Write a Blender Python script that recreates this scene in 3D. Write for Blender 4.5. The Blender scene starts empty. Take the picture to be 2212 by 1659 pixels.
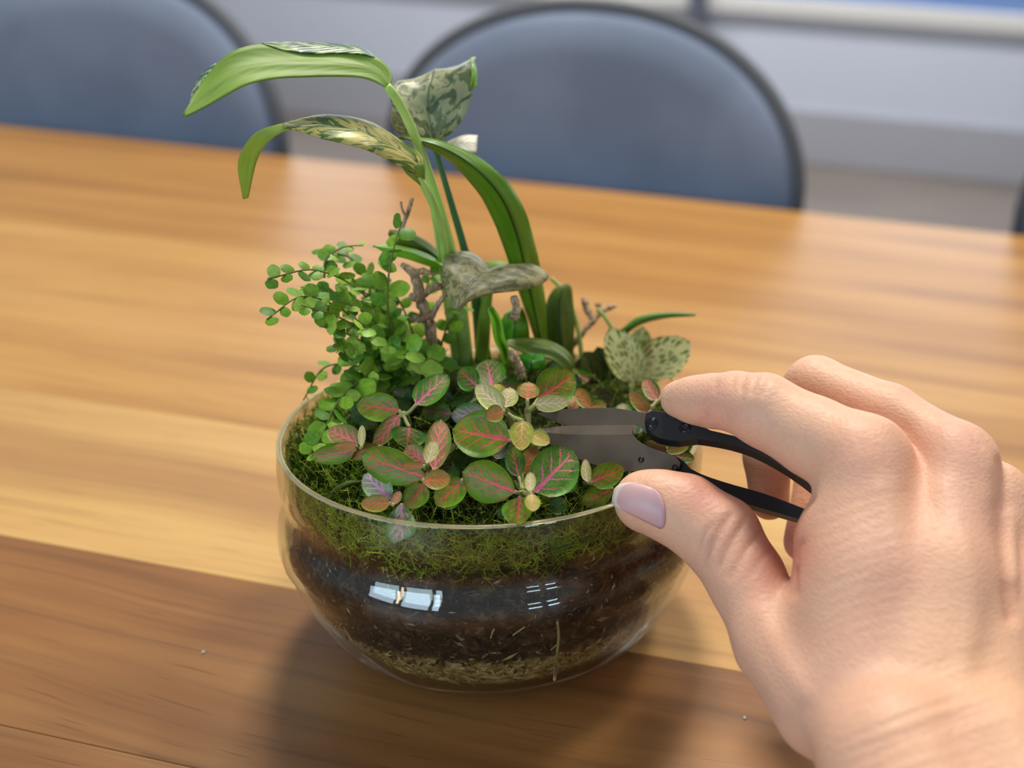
import bpy, math, random
import numpy as np
from mathutils import Vector, Matrix
from mathutils.bvhtree import BVHTree

random.seed(7); rng = np.random.default_rng(7)
SC = bpy.context.scene
COL = SC.collection
TZ = 0.75                                  # table top height

# ------------------------------------------------------------------ camera
F = 2300.0                                 # focal length in pixels of the 2212 wide frame
CX, CY = 1106 + 502.9, 829.5               # principal point (the photograph is an off-centre crop)
PIT, ROLL, YAW = 0.3996, 0.0620, 0.2494
fw = np.array([math.sin(YAW)*math.cos(PIT), math.cos(YAW)*math.cos(PIT), -math.sin(PIT)])
r0 = np.array([math.cos(YAW), -math.sin(YAW), 0.0]); u0 = np.cross(r0, fw)
rt = r0*math.cos(ROLL) + u0*math.sin(ROLL); up = -r0*math.sin(ROLL) + u0*math.cos(ROLL)
CAM = np.array([0, -0.2912, 0.2044 + TZ])
cd = bpy.data.cameras.new('camera'); co = bpy.data.objects.new('camera', cd); COL.objects.link(co)
m = Matrix.Identity(4)
for i in range(3):
    m[i][0], m[i][1], m[i][2], m[i][3] = rt[i], up[i], -fw[i], CAM[i]
co.matrix_world = m
cd.sensor_width = 36.0; cd.lens = F/2212*36.0; cd.shift_x = -502.9/2212
cd.clip_start = 0.01
cd.dof.use_dof = True; cd.dof.focus_distance = 0.272
cd.dof.aperture_fstop = (cd.lens*1e-3)/0.0045
SC.camera = co
# ------------------------------------------------------------------ light and exposure
SC.view_settings.view_transform = 'Standard'; SC.view_settings.look = 'None'
SC.view_settings.gamma = 1.0; SC.view_settings.use_curve_mapping = False
SC.view_settings.exposure = 0.2
w = bpy.data.worlds.new('world'); SC.world = w; w.use_nodes = True
bg = w.node_tree.nodes['Background']; bg.inputs[0].default_value = (0.80, 0.88, 1.0, 1); bg.inputs[1].default_value = 0.31
TH = -0.4379
DD = np.array([math.cos(TH), math.sin(TH), 0.0]); NN = np.array([-math.sin(TH), math.cos(TH), 0.0])   # along / across the table
def QS(s, q, z): return DD*s + NN*q + np.array([0, 0, z])
def area(name, loc, target, sx, sy, power, color):
    l = bpy.data.lights.new(name, 'AREA'); l.shape = 'RECTANGLE'; l.size = sx; l.size_y = sy; l.energy = power; l.color = color
    o = bpy.data.objects.new(name, l); COL.objects.link(o)
    o.location = Vector(loc); o.rotation_euler = (Vector(target) - Vector(loc)).to_track_quat('-Z', 'Y').to_euler()
    return o
def polar(az, dist, h): a = math.radians(az); return (math.sin(a)*dist, -math.cos(a)*dist, h)
area('ceiling_lamp_light', (0.10, 0.80, 2.35), (0, 0, TZ), 0.30, 0.30, 21, (1.0, 0.92, 0.80))
area('ceiling_lamp_light', (0.85, 0.45, 2.35), (0, 0, TZ), 0.30, 0.30, 11, (1.0, 0.92, 0.80))
area('wall_fill_light', QS(-1.0, 3.3, 2.6), QS(-1.0, 4.7, 0.9), 4.0, 0.3, 58, (0.93, 0.96, 1.0))  # unseen fill light added to brighten the back wall
for az, wd, hh, pw in ((-59.0, 0.60, 0.50, 9.5), (-42.0, 0.60, 0.52, 10), (-32.0, 0.14, 0.45, 2.5)):
    area('window_light', polar(az, 2.6, 1.39), (0, 0, TZ), wd, hh, pw, (0.62, 0.82, 1.0))
area('window_light', polar(14.5, 2.7, 1.18), (0, 0, TZ), 0.30, 0.16, 2.4, (0.62, 0.82, 1.0))
area('window_light', polar(23.5, 2.7, 1.18), (0, 0, TZ), 0.26, 0.16, 2.4, (0.62, 0.82, 1.0))
area('pendant_lamp_light', polar(-50.5, 2.0, 1.28), (0, 0, TZ), 0.05, 0.34, 1.0, (1.0, 0.80, 0.55))

# ------------------------------------------------------------------ picture helpers (pixel + real distance -> point)
def ray(px, py): return fw + rt*(px - CX)/F - up*(py - CY)/F
def PD(px, py, d): return CAM + ray(px, py)*d                           # at a distance along the view axis
def PY(px, py, y): d = ray(px, py); return CAM + d*((y - CAM[1])/d[1])  # on the upright plane y
def PZ(px, py, z): d = ray(px, py); return CAM + d*((z - CAM[2])/d[2])
def dep(p): return float((np.asarray(p) - CAM) @ fw)
def proj(p):
    d = np.asarray(p) - CAM; z = d @ fw
    return np.stack([CX + F*(d @ rt)/z, CY - F*(d @ up)/z, z], -1)
def unit(v): v = np.asarray(v, float); return v/(np.linalg.norm(v) + 1e-12)
def spline(pts, n):
    P = np.asarray(pts, float)
    if len(P) == 2: t = np.linspace(0, 1, n)[:, None]; return P[0]*(1 - t) + P[1]*t
    seg = np.r_[0, np.cumsum(np.linalg.norm(np.diff(P[:, :3], axis=0), axis=1)**0.6)]
    t = np.linspace(0, seg[-1], n); out = []
    Q = np.vstack([2*P[0] - P[1], P, 2*P[-1] - P[-2]])
    for x in t:
        i = min(np.searchsorted(seg, x, 'right') - 1, len(P) - 2); k = (x - seg[i])/(seg[i+1] - seg[i])
        a, b, c, d = Q[i], Q[i+1], Q[i+2], Q[i+3]
        out.append(0.5*(2*b + (c - a)*k + (2*a - 5*b + 4*c - d)*k*k + (3*b - a - 3*c + d)*k**3))
    return np.array(out)

# ------------------------------------------------------------------ object helpers
def mesh(name, v, f, uv=None, smooth=True, mats=(), mi=None, col=None):
    me = bpy.data.meshes.new(name)
    me.from_pydata([tuple(map(float, x)) for x in v], [], [tuple(map(int, x)) for x in f])
    for mt in mats: me.materials.append(mt)
    if mi is not None: me.polygons.foreach_set('material_index', np.asarray(mi, np.int32))
    if uv is not None:
        l = me.uv_layers.new(name='uv'); li = np.zeros(len(me.loops), np.int32); me.loops.foreach_get('vertex_index', li)
        l.data.foreach_set('uv', np.asarray(uv, np.float32)[li].ravel())
    if col is not None:
        a = me.color_attributes.new('tint', 'FLOAT_COLOR', 'POINT')
        a.data.foreach_set('color', np.c_[np.asarray(col, np.float32), np.ones(len(v), np.float32)].ravel())
    if smooth: me.polygons.foreach_set('use_smooth', np.ones(len(me.polygons), bool))
    me.update(); return me
def put(name, me, parent=None, M=None):
    o = bpy.data.objects.new(name, me); COL.objects.link(o)
    if parent is not None:
        o.parent = parent; o.matrix_parent_inverse = WORLD[parent.name].inverted()
    M = M if M is not None else Matrix.Identity(4)
    o.matrix_basis = M; WORLD[o.name] = M.copy(); return o
WORLD = {}
def thing(name, label, cat, loc, group=None, rz=0.0):
    o = bpy.data.objects.new(name, None); COL.objects.link(o); o.empty_display_size = 0.02
    M = Matrix.Translation(Vector([float(a) for a in loc])) @ Matrix.Rotation(rz, 4, 'Z')
    o.matrix_basis = M; WORLD[o.name] = M.copy()
    return tag(o, label, cat, group)
def tag(o, label, cat, group=None, kind=None):
    o['label'] = label; o['category'] = cat
    if group: o['group'] = group
    if kind: o['kind'] = kind
    return o
def structure(o): o['kind'] = 'structure'; return o
def box(c, s, ax=None, bev=0.0):
    ax = np.eye(3) if ax is None else np.array(ax)
    h = np.array(s)/2; v = []; b = min(bev, *(h*0.9)) if bev else 0
    if not b:
        for k in range(8): v.append(c + ax.T @ (h*np.array([(k & 1)*2 - 1, (k >> 1 & 1)*2 - 1, (k >> 2 & 1)*2 - 1])))
        return np.array(v), [(0,2,3,1),(4,5,7,6),(0,1,5,4),(2,6,7,3),(0,4,6,2),(1,3,7,5)]
    ring = [(-1,-1),(1,-1),(1,1),(-1,1)]; rings = []
    for zz, ins in ((-h[2], b), (-h[2] + b, 0), (h[2] - b, 0), (h[2], b)):
        r = []
        for (a, d) in ring:
            p1 = np.array([a*(h[0] - ins), d*(h[1] - ins), zz])
            for q in (((a*(h[0]-ins-b)), d*(h[1]-ins), zz), (a*(h[0]-ins), d*(h[1]-ins-b), zz)) if a*d > 0 else ((a*(h[0]-ins), d*(h[1]-ins-b), zz), (a*(h[0]-ins-b), d*(h[1]-ins), zz)):
                r.append(c + ax.T @ np.array(q))
        # keep a consistent winding round the ring
        r = [r[1], r[0]] + r[2:] if False else r
        rings.append(r)
    pts = []
    for r in rings:
        r = np.array(r); cc = r.mean(0); L = (r - cc) @ ax.T
        o = np.argsort(np.arctan2(L[:, 1], L[:, 0])); pts.append(r[o])
    v = np.concatenate(pts); f = []; n = 8
    for k in range(3):
        for i in range(n): j = (i+1) % n; f.append((k*n+i, k*n+j, (k+1)*n+j, (k+1)*n+i))
    f.append(tuple(range(n))[::-1]); f.append(tuple(range(3*n, 4*n)))
    return v, f
def join(*parts):
    V, Fs, o = [], [], 0
    for v, f in parts:
        V.append(np.asarray(v)); Fs += [tuple(i + o for i in q) for q in f]; o += len(v)
    return np.concatenate(V), Fs
def lathe(prof, n=96, cap=False, phase=0.0):
    t = np.linspace(0, 2*np.pi, n, endpoint=False) + phase; V = []; f = []
    for r, z in prof: V.append(np.stack([r*np.cos(t), r*np.sin(t), 0*t + z], -1))
    for k in range(len(prof) - 1):
        for i in range(n): j = (i+1) % n; f.append((k*n+i, k*n+j, (k+1)*n+j, (k+1)*n+i))
    return np.concatenate(V), f
def tube(path, rad, n=8, cap=True):
    P = np.asarray(path, float); R = np.broadcast_to(np.asarray(rad, float), (len(P),)); V = []; f = []
    T = np.gradient(P, axis=0); T /= np.linalg.norm(T, axis=1)[:, None] + 1e-12
    a = unit(np.cross(T[0], [0.3, 0.2, 1.0] if abs(T[0][2]) < 0.9 else [1, 0, 0]))
    for p, t, r in zip(P, T, R):
        a = unit(a - t*(a @ t)); b = np.cross(t, a)
        for k in range(n):
            an = 2*np.pi*k/n; V.append(p + r*(a*math.cos(an) + b*math.sin(an)))
    for k in range(len(P) - 1):
        for i in range(n): j = (i+1) % n; f.append((k*n+i, k*n+j, (k+1)*n+j, (k+1)*n+i))
    if cap: f.append(tuple(range(n))[::-1]); f.append(tuple((len(P)-1)*n + i for i in range(n)))
    return np.array(V), f

# ------------------------------------------------------------------ materials
def S(r, g, b):
    return tuple((c/12.92 if c <= 0.04045 else ((c + 0.055)/1.055)**2.4) for c in (r/255, g/255, b/255)) + (1.0,)
class Mat:
    def __init__(s, name, **kw):
        s.m = bpy.data.materials.new(name); s.m.use_nodes = True; s.t = s.m.node_tree
        s.b = s.t.nodes['Principled BSDF']; s.out = s.t.nodes['Material Output']
        for k, v in kw.items(): s.set(k.replace('_', ' '), v)
    def set(s, k, v): s.lk(v, s.b.inputs[k])
    def lk(s, v, sock):
        if isinstance(v, bpy.types.NodeSocket): s.t.links.new(v, sock)
        elif v is not None:
            try: sock.default_value = v
            except Exception: sock.default_value = (v, v, v) if not hasattr(v, '__len__') else tuple(v)[:len(sock.default_value)]
    def n(s, typ, *ins, out=0, **props):
        nd = s.t.nodes.new('ShaderNode' + typ)
        for k, v in props.items():
            if k[0] == '_': s.lk(v, nd.inputs[k[1:].replace('_', ' ')])
            else: setattr(nd, k, v)
        for i, v in enumerate(ins): s.lk(v, nd.inputs[i])
        return nd.outputs[out]
    def ma(s, op, *a): return s.n('Math', *a, operation=op)
    def mix(s, f, a, b):
        nd = s.t.nodes.new('ShaderNodeMix'); nd.data_type = 'RGBA'; s.lk(f, nd.inputs[0]); s.lk(a, nd.inputs[6]); s.lk(b, nd.inputs[7]); return nd.outputs[2]
    def ramp(s, f, *st):
        nd = s.t.nodes.new('ShaderNodeValToRGB'); s.lk(f, nd.inputs[0]); e = nd.color_ramp.elements
        while len(e) < len(st): e.new(0.5)
        for q, (p, c) in zip(e, st): q.position = p; q.color = c if hasattr(c, '__len__') else (c, c, c, 1)
        return nd.outputs[0]
    def sm(s, x, a, b):       # smoothstep
        nd = s.t.nodes.new('ShaderNodeMapRange'); nd.interpolation_type = 'SMOOTHSTEP'
        for i, v in enumerate((x, a, b)): s.lk(v, nd.inputs[i])
        return nd.outputs[0]
    def obj(s): return s.n('TexCoord', out=3)
    def uv(s):
        u = s.n('UVMap', uv_map='uv'); sp = s.t.nodes.new('ShaderNodeSeparateXYZ'); s.lk(u, sp.inputs[0]); return u, sp.outputs[0], sp.outputs[1]
    def rnd(s): return s.n('ObjectInfo', out=5)
    def noise(s, vec, scale, detail=3.0, rough=0.5, dist=0.0, out=0):
        return s.n('TexNoise', vec, out=out, _Scale=scale, _Detail=detail, _Roughness=rough, _Distortion=dist)
    def mapv(s, vec, scale=(1,1,1), loc=(0,0,0), rot=(0,0,0)): return s.n('Mapping', vec, _Scale=scale, _Location=loc, _Rotation=rot)
    def bump(s, h, strength=0.3, dist=0.001):
        s.set('Normal', s.n('Bump', _Height=h, _Strength=strength, _Distance=dist))
def plain(name, col, rough=0.5, metal=0.0, spec=0.5, **kw):
    return Mat(name, Base_Color=col, Roughness=rough, Metallic=metal, Specular_IOR_Level=spec, **kw).m

def wood(name, c_dark, c_mid, c_light, seed, streak):
    M = Mat(name, Roughness=0.34, Specular_IOR_Level=0.45)
    o = M.mapv(M.obj(), loc=(seed*1.7, seed*0.9, 0))
    warp = M.noise(M.mapv(o, (1.2, 4, 1)), 2.0, 2)
    ov = M.n('VectorMath', o, M.n('CombineXYZ', 0.0, M.ma('MULTIPLY', M.ma('SUBTRACT', warp, 0.5), 0.05), 0.0), operation='ADD')
    g1 = M.noise(M.mapv(ov, (2.2, 26, 1)), 1.0, 4, 0.55)
    g2 = M.noise(M.mapv(ov, (6, 240, 1)), 1.0, 3, 0.6)
    g3 = M.noise(M.mapv(ov, (1.1, 9, 1), (5, 2, 0)), 1.0, 2)
    c = M.ramp(g1, (0.28, c_dark), (0.5, c_mid), (0.72, c_light))
    c = M.mix(M.ma('MULTIPLY', M.sm(g3, 0.5, 0.75), streak), c, c_dark)
    c = M.mix(M.ma('MULTIPLY', M.sm(g2, 0.45, 0.75), 0.35), c, tuple(x*0.5 for x in c_dark[:3]) + (1,))
    pore = M.noise(M.mapv(ov, (30, 900, 1)), 1.0, 1)
    pm = M.ma('MULTIPLY', M.sm(pore, 0.66, 0.74), 0.34)
    c = M.mix(pm, c, tuple(x*0.28 for x in c_dark[:3]) + (1,))
    M.set('Base Color', c); M.set('Roughness', M.ma('ADD', 0.30, M.ma('MULTIPLY', g2, 0.14)))
    M.bump(M.ma('SUBTRACT', g2, pm), 0.12, 0.0004); return M.m

def fittonia(name, base, edge, vein, vein2, width=0.25, net=0.22):
    M = Mat(name, Roughness=0.42, Specular_IOR_Level=0.35)
    uvv, u, v = M.uv(); rn = M.rnd()
    off = M.n('CombineXYZ', M.ma('MULTIPLY', rn, 37.0), M.ma('MULTIPLY', rn, 11.0), 0.0)
    uo = M.n('VectorMath', uvv, off, operation='ADD')
    nz = M.ma('SUBTRACT', M.noise(uo, 5.0, 2), 0.5)
    nz2 = M.ma('SUBTRACT', M.noise(uo, 14.0, 2), 0.5)
    sv = M.ma('ADD', M.ma('MULTIPLY', M.ma('SUBTRACT', v, 0.5), 2.0), M.ma('MULTIPLY', nz, 0.12))
    a = M.ma('ABSOLUTE', sv)
    side = M.ma('MULTIPLY', M.ma('SIGN', sv), 0.25)
    ph = M.ma('ADD', M.ma('SUBTRACT', M.ma('MULTIPLY', u, 4.6), M.ma('MULTIPLY', M.ma('POWER', a, 0.85), 1.9)), M.ma('ADD', side, M.ma('MULTIPLY', M.ma('ADD', nz, nz2), 0.45)))
    tri = M.ma('MULTIPLY', M.ma('ABSOLUTE', M.ma('SUBTRACT', M.ma('FRACT', ph), 0.5)), 2.0)
    wd = M.ma('MULTIPLY', M.ma('SUBTRACT', 1.02, M.ma('MULTIPLY', a, 0.95)), width)
    ln = M.sm(tri, M.ma('SUBTRACT', 1.0, wd), M.ma('ADD', M.ma('SUBTRACT', 1.0, wd), 0.10))
    ln = M.ma('MULTIPLY', ln, M.ma('SUBTRACT', 1.0, M.sm(a, 0.62, 0.86)))
    ln = M.ma('MULTIPLY', ln, M.ma('SUBTRACT', 1.0, M.sm(u, 0.82, 0.95)))
    midw = M.ma('MULTIPLY', M.ma('SUBTRACT', 1.15, u), 0.115)
    md = M.ma('SUBTRACT', 1.0, M.sm(a, M.ma('MULTIPLY', midw, 0.6), midw))
    md = M.ma('MULTIPLY', md, M.ma('SUBTRACT', 1.0, M.sm(u, 0.84, 0.93)))
    vv = M.ma('MAXIMUM', ln, md)
    vo = M.n('TexVoronoi', uo, feature='DISTANCE_TO_EDGE', _Scale=15.0)
    nt = M.ma('MULTIPLY', M.ma('SUBTRACT', 1.0, M.sm(vo, 0.0, 0.16)), M.ma('MULTIPLY', net, M.ma('SUBTRACT', 1.0, M.sm(a, 0.4, 0.8))))
    bc = M.mix(M.sm(M.noise(uo, 3.0, 2), 0.35, 0.7), base, edge)
    bc = M.mix(M.sm(a, 0.6, 1.0), bc, edge)
    bc = M.mix(nt, bc, vein2)
    vc = M.mix(M.sm(u, 0.1, 0.75), vein, vein2)
    M.set('Base Color', M.mix(vv, bc, vc))
    M.bump(M.ma('SUBTRACT', M.ma('MULTIPLY', nz2, 0.4), M.ma('MULTIPLY', vv, 0.6)), 0.35, 0.0006)
    M.set('Subsurface Weight', 0.0); return M.m

def variegated(name, green, dark, cream, amount, su=13.0, sw=3.2):
    M = Mat(name, Roughness=0.40, Specular_IOR_Level=0.45)
    uvv, u, v = M.uv()
    sv = M.ma('MULTIPLY', M.ma('SUBTRACT', v, 0.5), 2.0); a = M.ma('ABSOLUTE', sv)
    q = M.n('CombineXYZ', M.ma('SUBTRACT', M.ma('MULTIPLY', u, su), M.ma('MULTIPLY', a, su*0.22)), M.ma('MULTIPLY', sv, sw), 0.0)
    n1 = M.noise(q, 0.9, 5, 0.62, 0.8)
    n2 = M.noise(M.n('VectorMath', q, (7, 3, 1), operation='ADD'), 0.6, 3)
    cr = M.sm(n1, amount, amount + 0.025)
    c = M.mix(M.sm(n2, 0.42, 0.58), green, dark)
    c2 = M.mix(M.sm(n2, 0.35, 0.65), cream, tuple(x*0.72 for x in cream[:3]) + (1,))
    c = M.mix(cr, c, c2)
    md = M.ma('SUBTRACT', 1.0, M.sm(a, 0.015, 0.05))
    c = M.mix(M.ma('MULTIPLY', md, 0.75), c, dark)
    M.set('Base Color', c)
    rib = M.ma('SINE', M.ma('MULTIPLY', M.ma('SUBTRACT', M.ma('MULTIPLY', u, 13.0), M.ma('MULTIPLY', a, 6.0)), 3.0))
    M.bump(M.ma('ADD', M.ma('MULTIPLY', rib, 0.4), M.ma('MULTIPLY', M.ma('SUBTRACT', 1.0, md), 1.0)), 0.2, 0.0005); return M.m

def greenleaf(name, c1, c2, rough=0.38, mid=None, scale=3.0, trans=0.0):
    M = Mat(name, Roughness=rough, Specular_IOR_Level=0.34)
    uvv, u, v = M.uv(); sv = M.ma('MULTIPLY', M.ma('SUBTRACT', v, 0.5), 2.0); a = M.ma('ABSOLUTE', sv)
    n = M.noise(M.n('VectorMath', uvv, M.n('CombineXYZ', M.ma('MULTIPLY', M.rnd(), 20.0), 0.0, 0.0), operation='ADD'), scale, 4)
    c = M.mix(M.sm(n, 0.3, 0.7), c1, c2)
    h = n
    if mid:
        md = M.ma('SUBTRACT', 1.0, M.sm(a, 0.03, 0.10)); c = M.mix(md, c, mid)
        rib = M.ma('SINE', M.ma('MULTIPLY', M.ma('SUBTRACT', M.ma('MULTIPLY', u, 14.0), M.ma('MULTIPLY', a, 5.0)), 4.0))
        h = M.ma('ADD', M.ma('MULTIPLY', rib, 0.25), M.ma('SUBTRACT', n, md))
    M.set('Base Color', c); M.bump(h, 0.09, 0.0005)
    if trans: M.set('Subsurface Weight', trans); M.set('Subsurface Radius', (0.001, 0.002, 0.0005)); M.set('Subsurface Scale', 1.0)
    return M.m

def tinted(name, rough=0.8, spec=0.2):
    M = Mat(name, Roughness=rough, Specular_IOR_Level=spec)
    M.set('Base Color', M.n('VertexColor', layer_name='tint')); return M.m

def glass(name, tint, edge=1.0):
    # thin clear glass: what lies behind is seen straight through, with a Fresnel reflection on top
    M = Mat(name); t = M.t; t.nodes.remove(M.b)
    g = t.nodes.new('ShaderNodeNewGeometry'); d = M.n('VectorMath', g.outputs['Normal'], g.outputs['Incoming'], operation='DOT_PRODUCT', out=1)
    c = M.ma('ABSOLUTE', d); fr = M.ma('ADD', 0.04, M.ma('MULTIPLY', M.ma('POWER', M.ma('SUBTRACT', 1.0, c), 5.0), 0.9*edge))
    tr = M.n('BsdfTransparent', M.mix(M.ma('POWER', M.ma('SUBTRACT', 1.0, c), 2.5), tint, tuple(x*0.75 for x in tint[:3]) + (1,)))
    gl = M.n('BsdfGlossy', (1, 1, 1, 1), 0.02)
    M.lk(M.n('MixShader', fr, tr, gl), M.out.inputs[0]); return M.m

# ================================================================== setting
def rough_plane(name, pts, mt):
    return structure(put(name, mesh(name, pts, [(0, 1, 2, 3)], smooth=False, mats=[mt])))
Mf = Mat('polished_floor', Roughness=0.42, Specular_IOR_Level=0.5)
fo = Mf.obj(); fn = Mf.noise(fo, 1.3, 4)
Mf.set('Base Color', Mf.mix(Mf.sm(fn, 0.3, 0.7), S(128, 114, 102), S(146, 132, 120))); Mf.set('Roughness', Mf.ma('ADD', 0.30, Mf.ma('MULTIPLY', fn, 0.2)))
WQ = 4.6
v, f = box(QS(-1.0, 1.3, -0.05), (9, 6.8, 0.1), [DD, NN, [0, 0, 1]])
structure(put('floor', mesh('floor', v, f, smooth=False, mats=[Mf.m])))
def paint(name, c):
    M = Mat(name, Roughness=0.6); n = M.noise(M.obj(), 6.0, 4); M.set('Base Color', M.mix(n, tuple(x*0.94 for x in c[:3]) + (1,), c)); M.bump(n, 0.05, 0.002); return M.m
lower, blue, cream, steel = paint('pale_wall_paint', S(222, 224, 234)), paint('blue_wall_paint', S(120, 148, 200)), paint('cream_paint', S(238, 232, 222)), plain('grey_steel', S(96, 100, 112), 0.45)
# back wall: pale dado below the rail, blue paint above, a window opening over the frame
v, f = box(QS(-1.0, WQ + 0.05, 0.32), (9, 0.1, 0.64), [DD, NN, [0, 0, 1]])
wb = structure(put('wall_back', mesh('wall_back', v, f, smooth=False, mats=[lower])))
parts = [box(QS(s, WQ + 0.05, z), (ws, 0.1, h), [DD, NN, [0, 0, 1]]) for s, ws, z, h in ((-1.0, 9, 0.835, 0.27), (-1.0, 9, 2.6, 0.3), (-5.1, 0.8, 1.71, 1.48), (3.0, 1.0, 1.71, 1.48))]
v, f = join(*parts); put('upper_wall', mesh('upper_wall', v, f, smooth=False, mats=[blue]), wb)
v, f = box(QS(-1.0, WQ - 0.02, 0.67), (9, 0.06, 0.08), [DD, NN, [0, 0, 1]], 0.01)
structure(put('trim_1', mesh('trim_1', v, f, smooth=False, mats=[cream])))
v, f = box(QS(-1.0, WQ - 0.01, 0.12), (9, 0.03, 0.24), [DD, NN, [0, 0, 1]], 0.005)
structure(put('baseboard_shade_back', mesh('baseboard_shade_back', v, f, smooth=False, mats=[paint('grey_falloff_paint', S(186, 184, 188))])))  # tall grey board added to paint the wall's light fall-off towards the floor
v, f = box(QS(-1.10, WQ - 0.08, 1.35), (0.075, 0.06, 2.7), [DD, NN, [0, 0, 1]], 0.01)
structure(put('trim_2', mesh('trim_2', v, f, smooth=False, mats=[steel])))
# window with daylight behind it
wn = bpy.data.objects.new('window_1', None); COL.objects.link(wn); WORLD[wn.name] = Matrix.Identity(4); structure(wn)
day = Mat('daylit_pane'); day.set('Base Color', (0, 0, 0, 1)); day.set('Emission Color', (0.88, 0.94, 1.0, 1)); day.set('Emission Strength', 2.2)
for k in range(3):
    v, f = box(QS(-3.65 + 2.05*k, WQ + 0.06, 1.71), (1.9, 0.01, 1.40), [DD, NN, [0, 0, 1]]); put('pane', mesh('pane', v, f, smooth=False, mats=[day.m]), wn)
fr = []
for k in range(4): fr.append(box(QS(-4.68 + 2.05*k, WQ + 0.03, 1.71), (0.12, 0.1, 1.48), [DD, NN, [0, 0, 1]]))
for z in (1.0, 2.42): fr.append(box(QS(-1.6, WQ + 0.03, z), (6.3, 0.1, 0.08), [DD, NN, [0, 0, 1]]))
v, f = join(*fr); put('window_frame', mesh('window_frame', v, f, smooth=False, mats=[cream]), wn)

# ================================================================== table
tb = thing('dining_table', 'long wooden dining table of mixed brown and honey planks under the bowl', 'table', QS(0, 0.15, 0))
seams = [-0.30, -0.19, -0.083, -0.006, 0.095, 0.208, 0.319, 0.447, 0.576]
A = dict(dark=wood('brown_plank_wood', S(102, 64, 32), S(146, 98, 52), S(176, 126, 72), 1.0, 0.40),
         red=wood('reddish_plank_wood', S(110, 70, 38), S(154, 106, 60), S(186, 138, 84), 4.2, 0.5),
         pale=wood('pale_plank_wood', S(166, 118, 70), S(212, 168, 100), S(226, 186, 116), 2.3, 0.9),
         honey=wood('honey_plank_wood', S(160, 110, 54), S(194, 144, 76), S(208, 160, 90), 3.1, 0.4),
         amber=wood('amber_plank_wood', S(152, 102, 46), S(184, 132, 64), S(198, 146, 78), 5.7, 0.3))
order = ['dark', 'red', 'dark', 'pale', 'honey', 'honey', 'amber', 'amber']
T3 = 0.032
for i in range(len(seams) - 1):
    q0, q1 = seams[i] + 0.00002, seams[i+1] - 0.00002
    M = Matrix.Translation(Vector(QS(-0.35, (q0+q1)/2, TZ - T3/2))) @ Matrix.Rotation(TH, 4, 'Z')
    v, f = box(np.zeros(3), (2.5, q1 - q0, T3), None, 0.0003)
    put('plank', mesh('plank', v, f, smooth=False, mats=[A[order[i]]]), tb, M)
legm = A['dark']
for s in (-1.5, 0.8):
    for q in (-0.24, 0.50):
        v, f = box(QS(s, q, (TZ - T3)/2), (0.07, 0.07, TZ - T3 - 0.0004), [DD, NN, [0, 0, 1]], 0.004)
        put('leg', mesh('leg', v, f, smooth=False, mats=[legm]), tb)

# ================================================================== chairs
Mc = Mat('slate_blue_fabric', Roughness=0.85, Specular_IOR_Level=0.2)
oc = Mc.obj(); wv = Mc.noise(oc, 420.0, 2); bl = Mc.noise(oc, 9.0, 3)
Mc.set('Base Color', Mc.mix(Mc.sm(bl, 0.3, 0.7), S(114, 127, 148), S(128, 141, 162))); Mc.set('Sheen Weight', 0.15); Mc.bump(wv, 0.4, 0.0008)
pipm = plain('dark_grey_piping', S(82, 86, 92), 0.7); legc = plain('black_chair_metal', S(38, 38, 42), 0.45, 0.6)
def outline(n=40, a=0.186, b=0.139, zb=-0.20):
    t = np.linspace(0, math.pi, n); e = 2/2.15
    x = a*np.sign(np.cos(t))*np.abs(np.cos(t))**e; z = b*np.abs(np.sin(t))**e
    return np.concatenate([[[a*0.93, zb], [a*0.985, zb*0.5]], np.stack([x, z], -1), [[-a*0.985, zb*0.5], [-a*0.93, zb]]])
def chair(s, label):
    th_ = thing('dining_chair', label, 'chair', QS(s, 0.64, 0), 'dining chairs along the far side of the table', TH)
    L = lambda x, y, z: QS(s + x, 0.635 + y, TZ + z)
    ol = outline(); curve = lambda x: -0.9*x*x + 0.022            # the back wraps towards the table
    V = []; f = []; n = len(ol)
    layers = [(-0.016, 0.90), (-0.022, 0.80), (-0.010, 0.985), (0.0, 1.0), (0.014, 0.985), (0.02, 0.94), (0.022, 0.55)]
    layers = [(-0.026, 0.50), (-0.024, 0.80), (-0.018, 0.93), (-0.008, 0.985), (0.0, 1.0), (0.010, 0.985), (0.014, 0.94), (0.016, 0.5)]
    cz = -0.05
    for y, k in layers:
        for x, z in ol: V.append(L(x*k, y + curve(x*k), cz + (z - cz)*k))
    for a in range(len(layers) - 1):
        for i in range(n): j = (i+1) % n; f.append((a*n+i, a*n+j, (a+1)*n+j, (a+1)*n+i))
    f.append(tuple(range(n))[::-1]); f.append(tuple((len(layers)-1)*n + i for i in range(n)))
    bk = put('backrest', mesh('backrest', V, f, mats=[Mc.m]), th_)
    pth = [L(x*1.004, -0.003 + curve(x), cz + (z - cz)*1.004) for x, z in spline(np.c_[ol, np.zeros(n)], 90)[:, :2]]
    v, q = tube(pth, 0.0065, 8); put('piping', mesh('piping', v, q, mats=[pipm]), bk)
    v, q = box(L(0, -0.205, -0.315), (0.42, 0.42, 0.07), [DD, NN, [0, 0, 1]], 0.03); put('seat', mesh('seat', v, q, mats=[Mc.m]), th_)
    for sx in (-1, 1):
        for yy, zt in ((-0.38, -0.352), (-0.03, -0.352)):
            v, q = tube([L(sx*0.17, yy, zt), L(sx*0.19, yy + (0.03 if yy > -0.2 else -0.02), -TZ + 0.001)], [0.014, 0.009], 10); put('leg', mesh('leg', v, q, mats=[legc]), th_)
        v, q = tube([L(sx*0.15, 0.0, -0.33), L(sx*0.165, 0.03, -0.24), L(sx*0.165, 0.012, -0.16)], 0.009, 8); put('back_support', mesh('back_support', v, q, mats=[legc]), th_)
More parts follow.
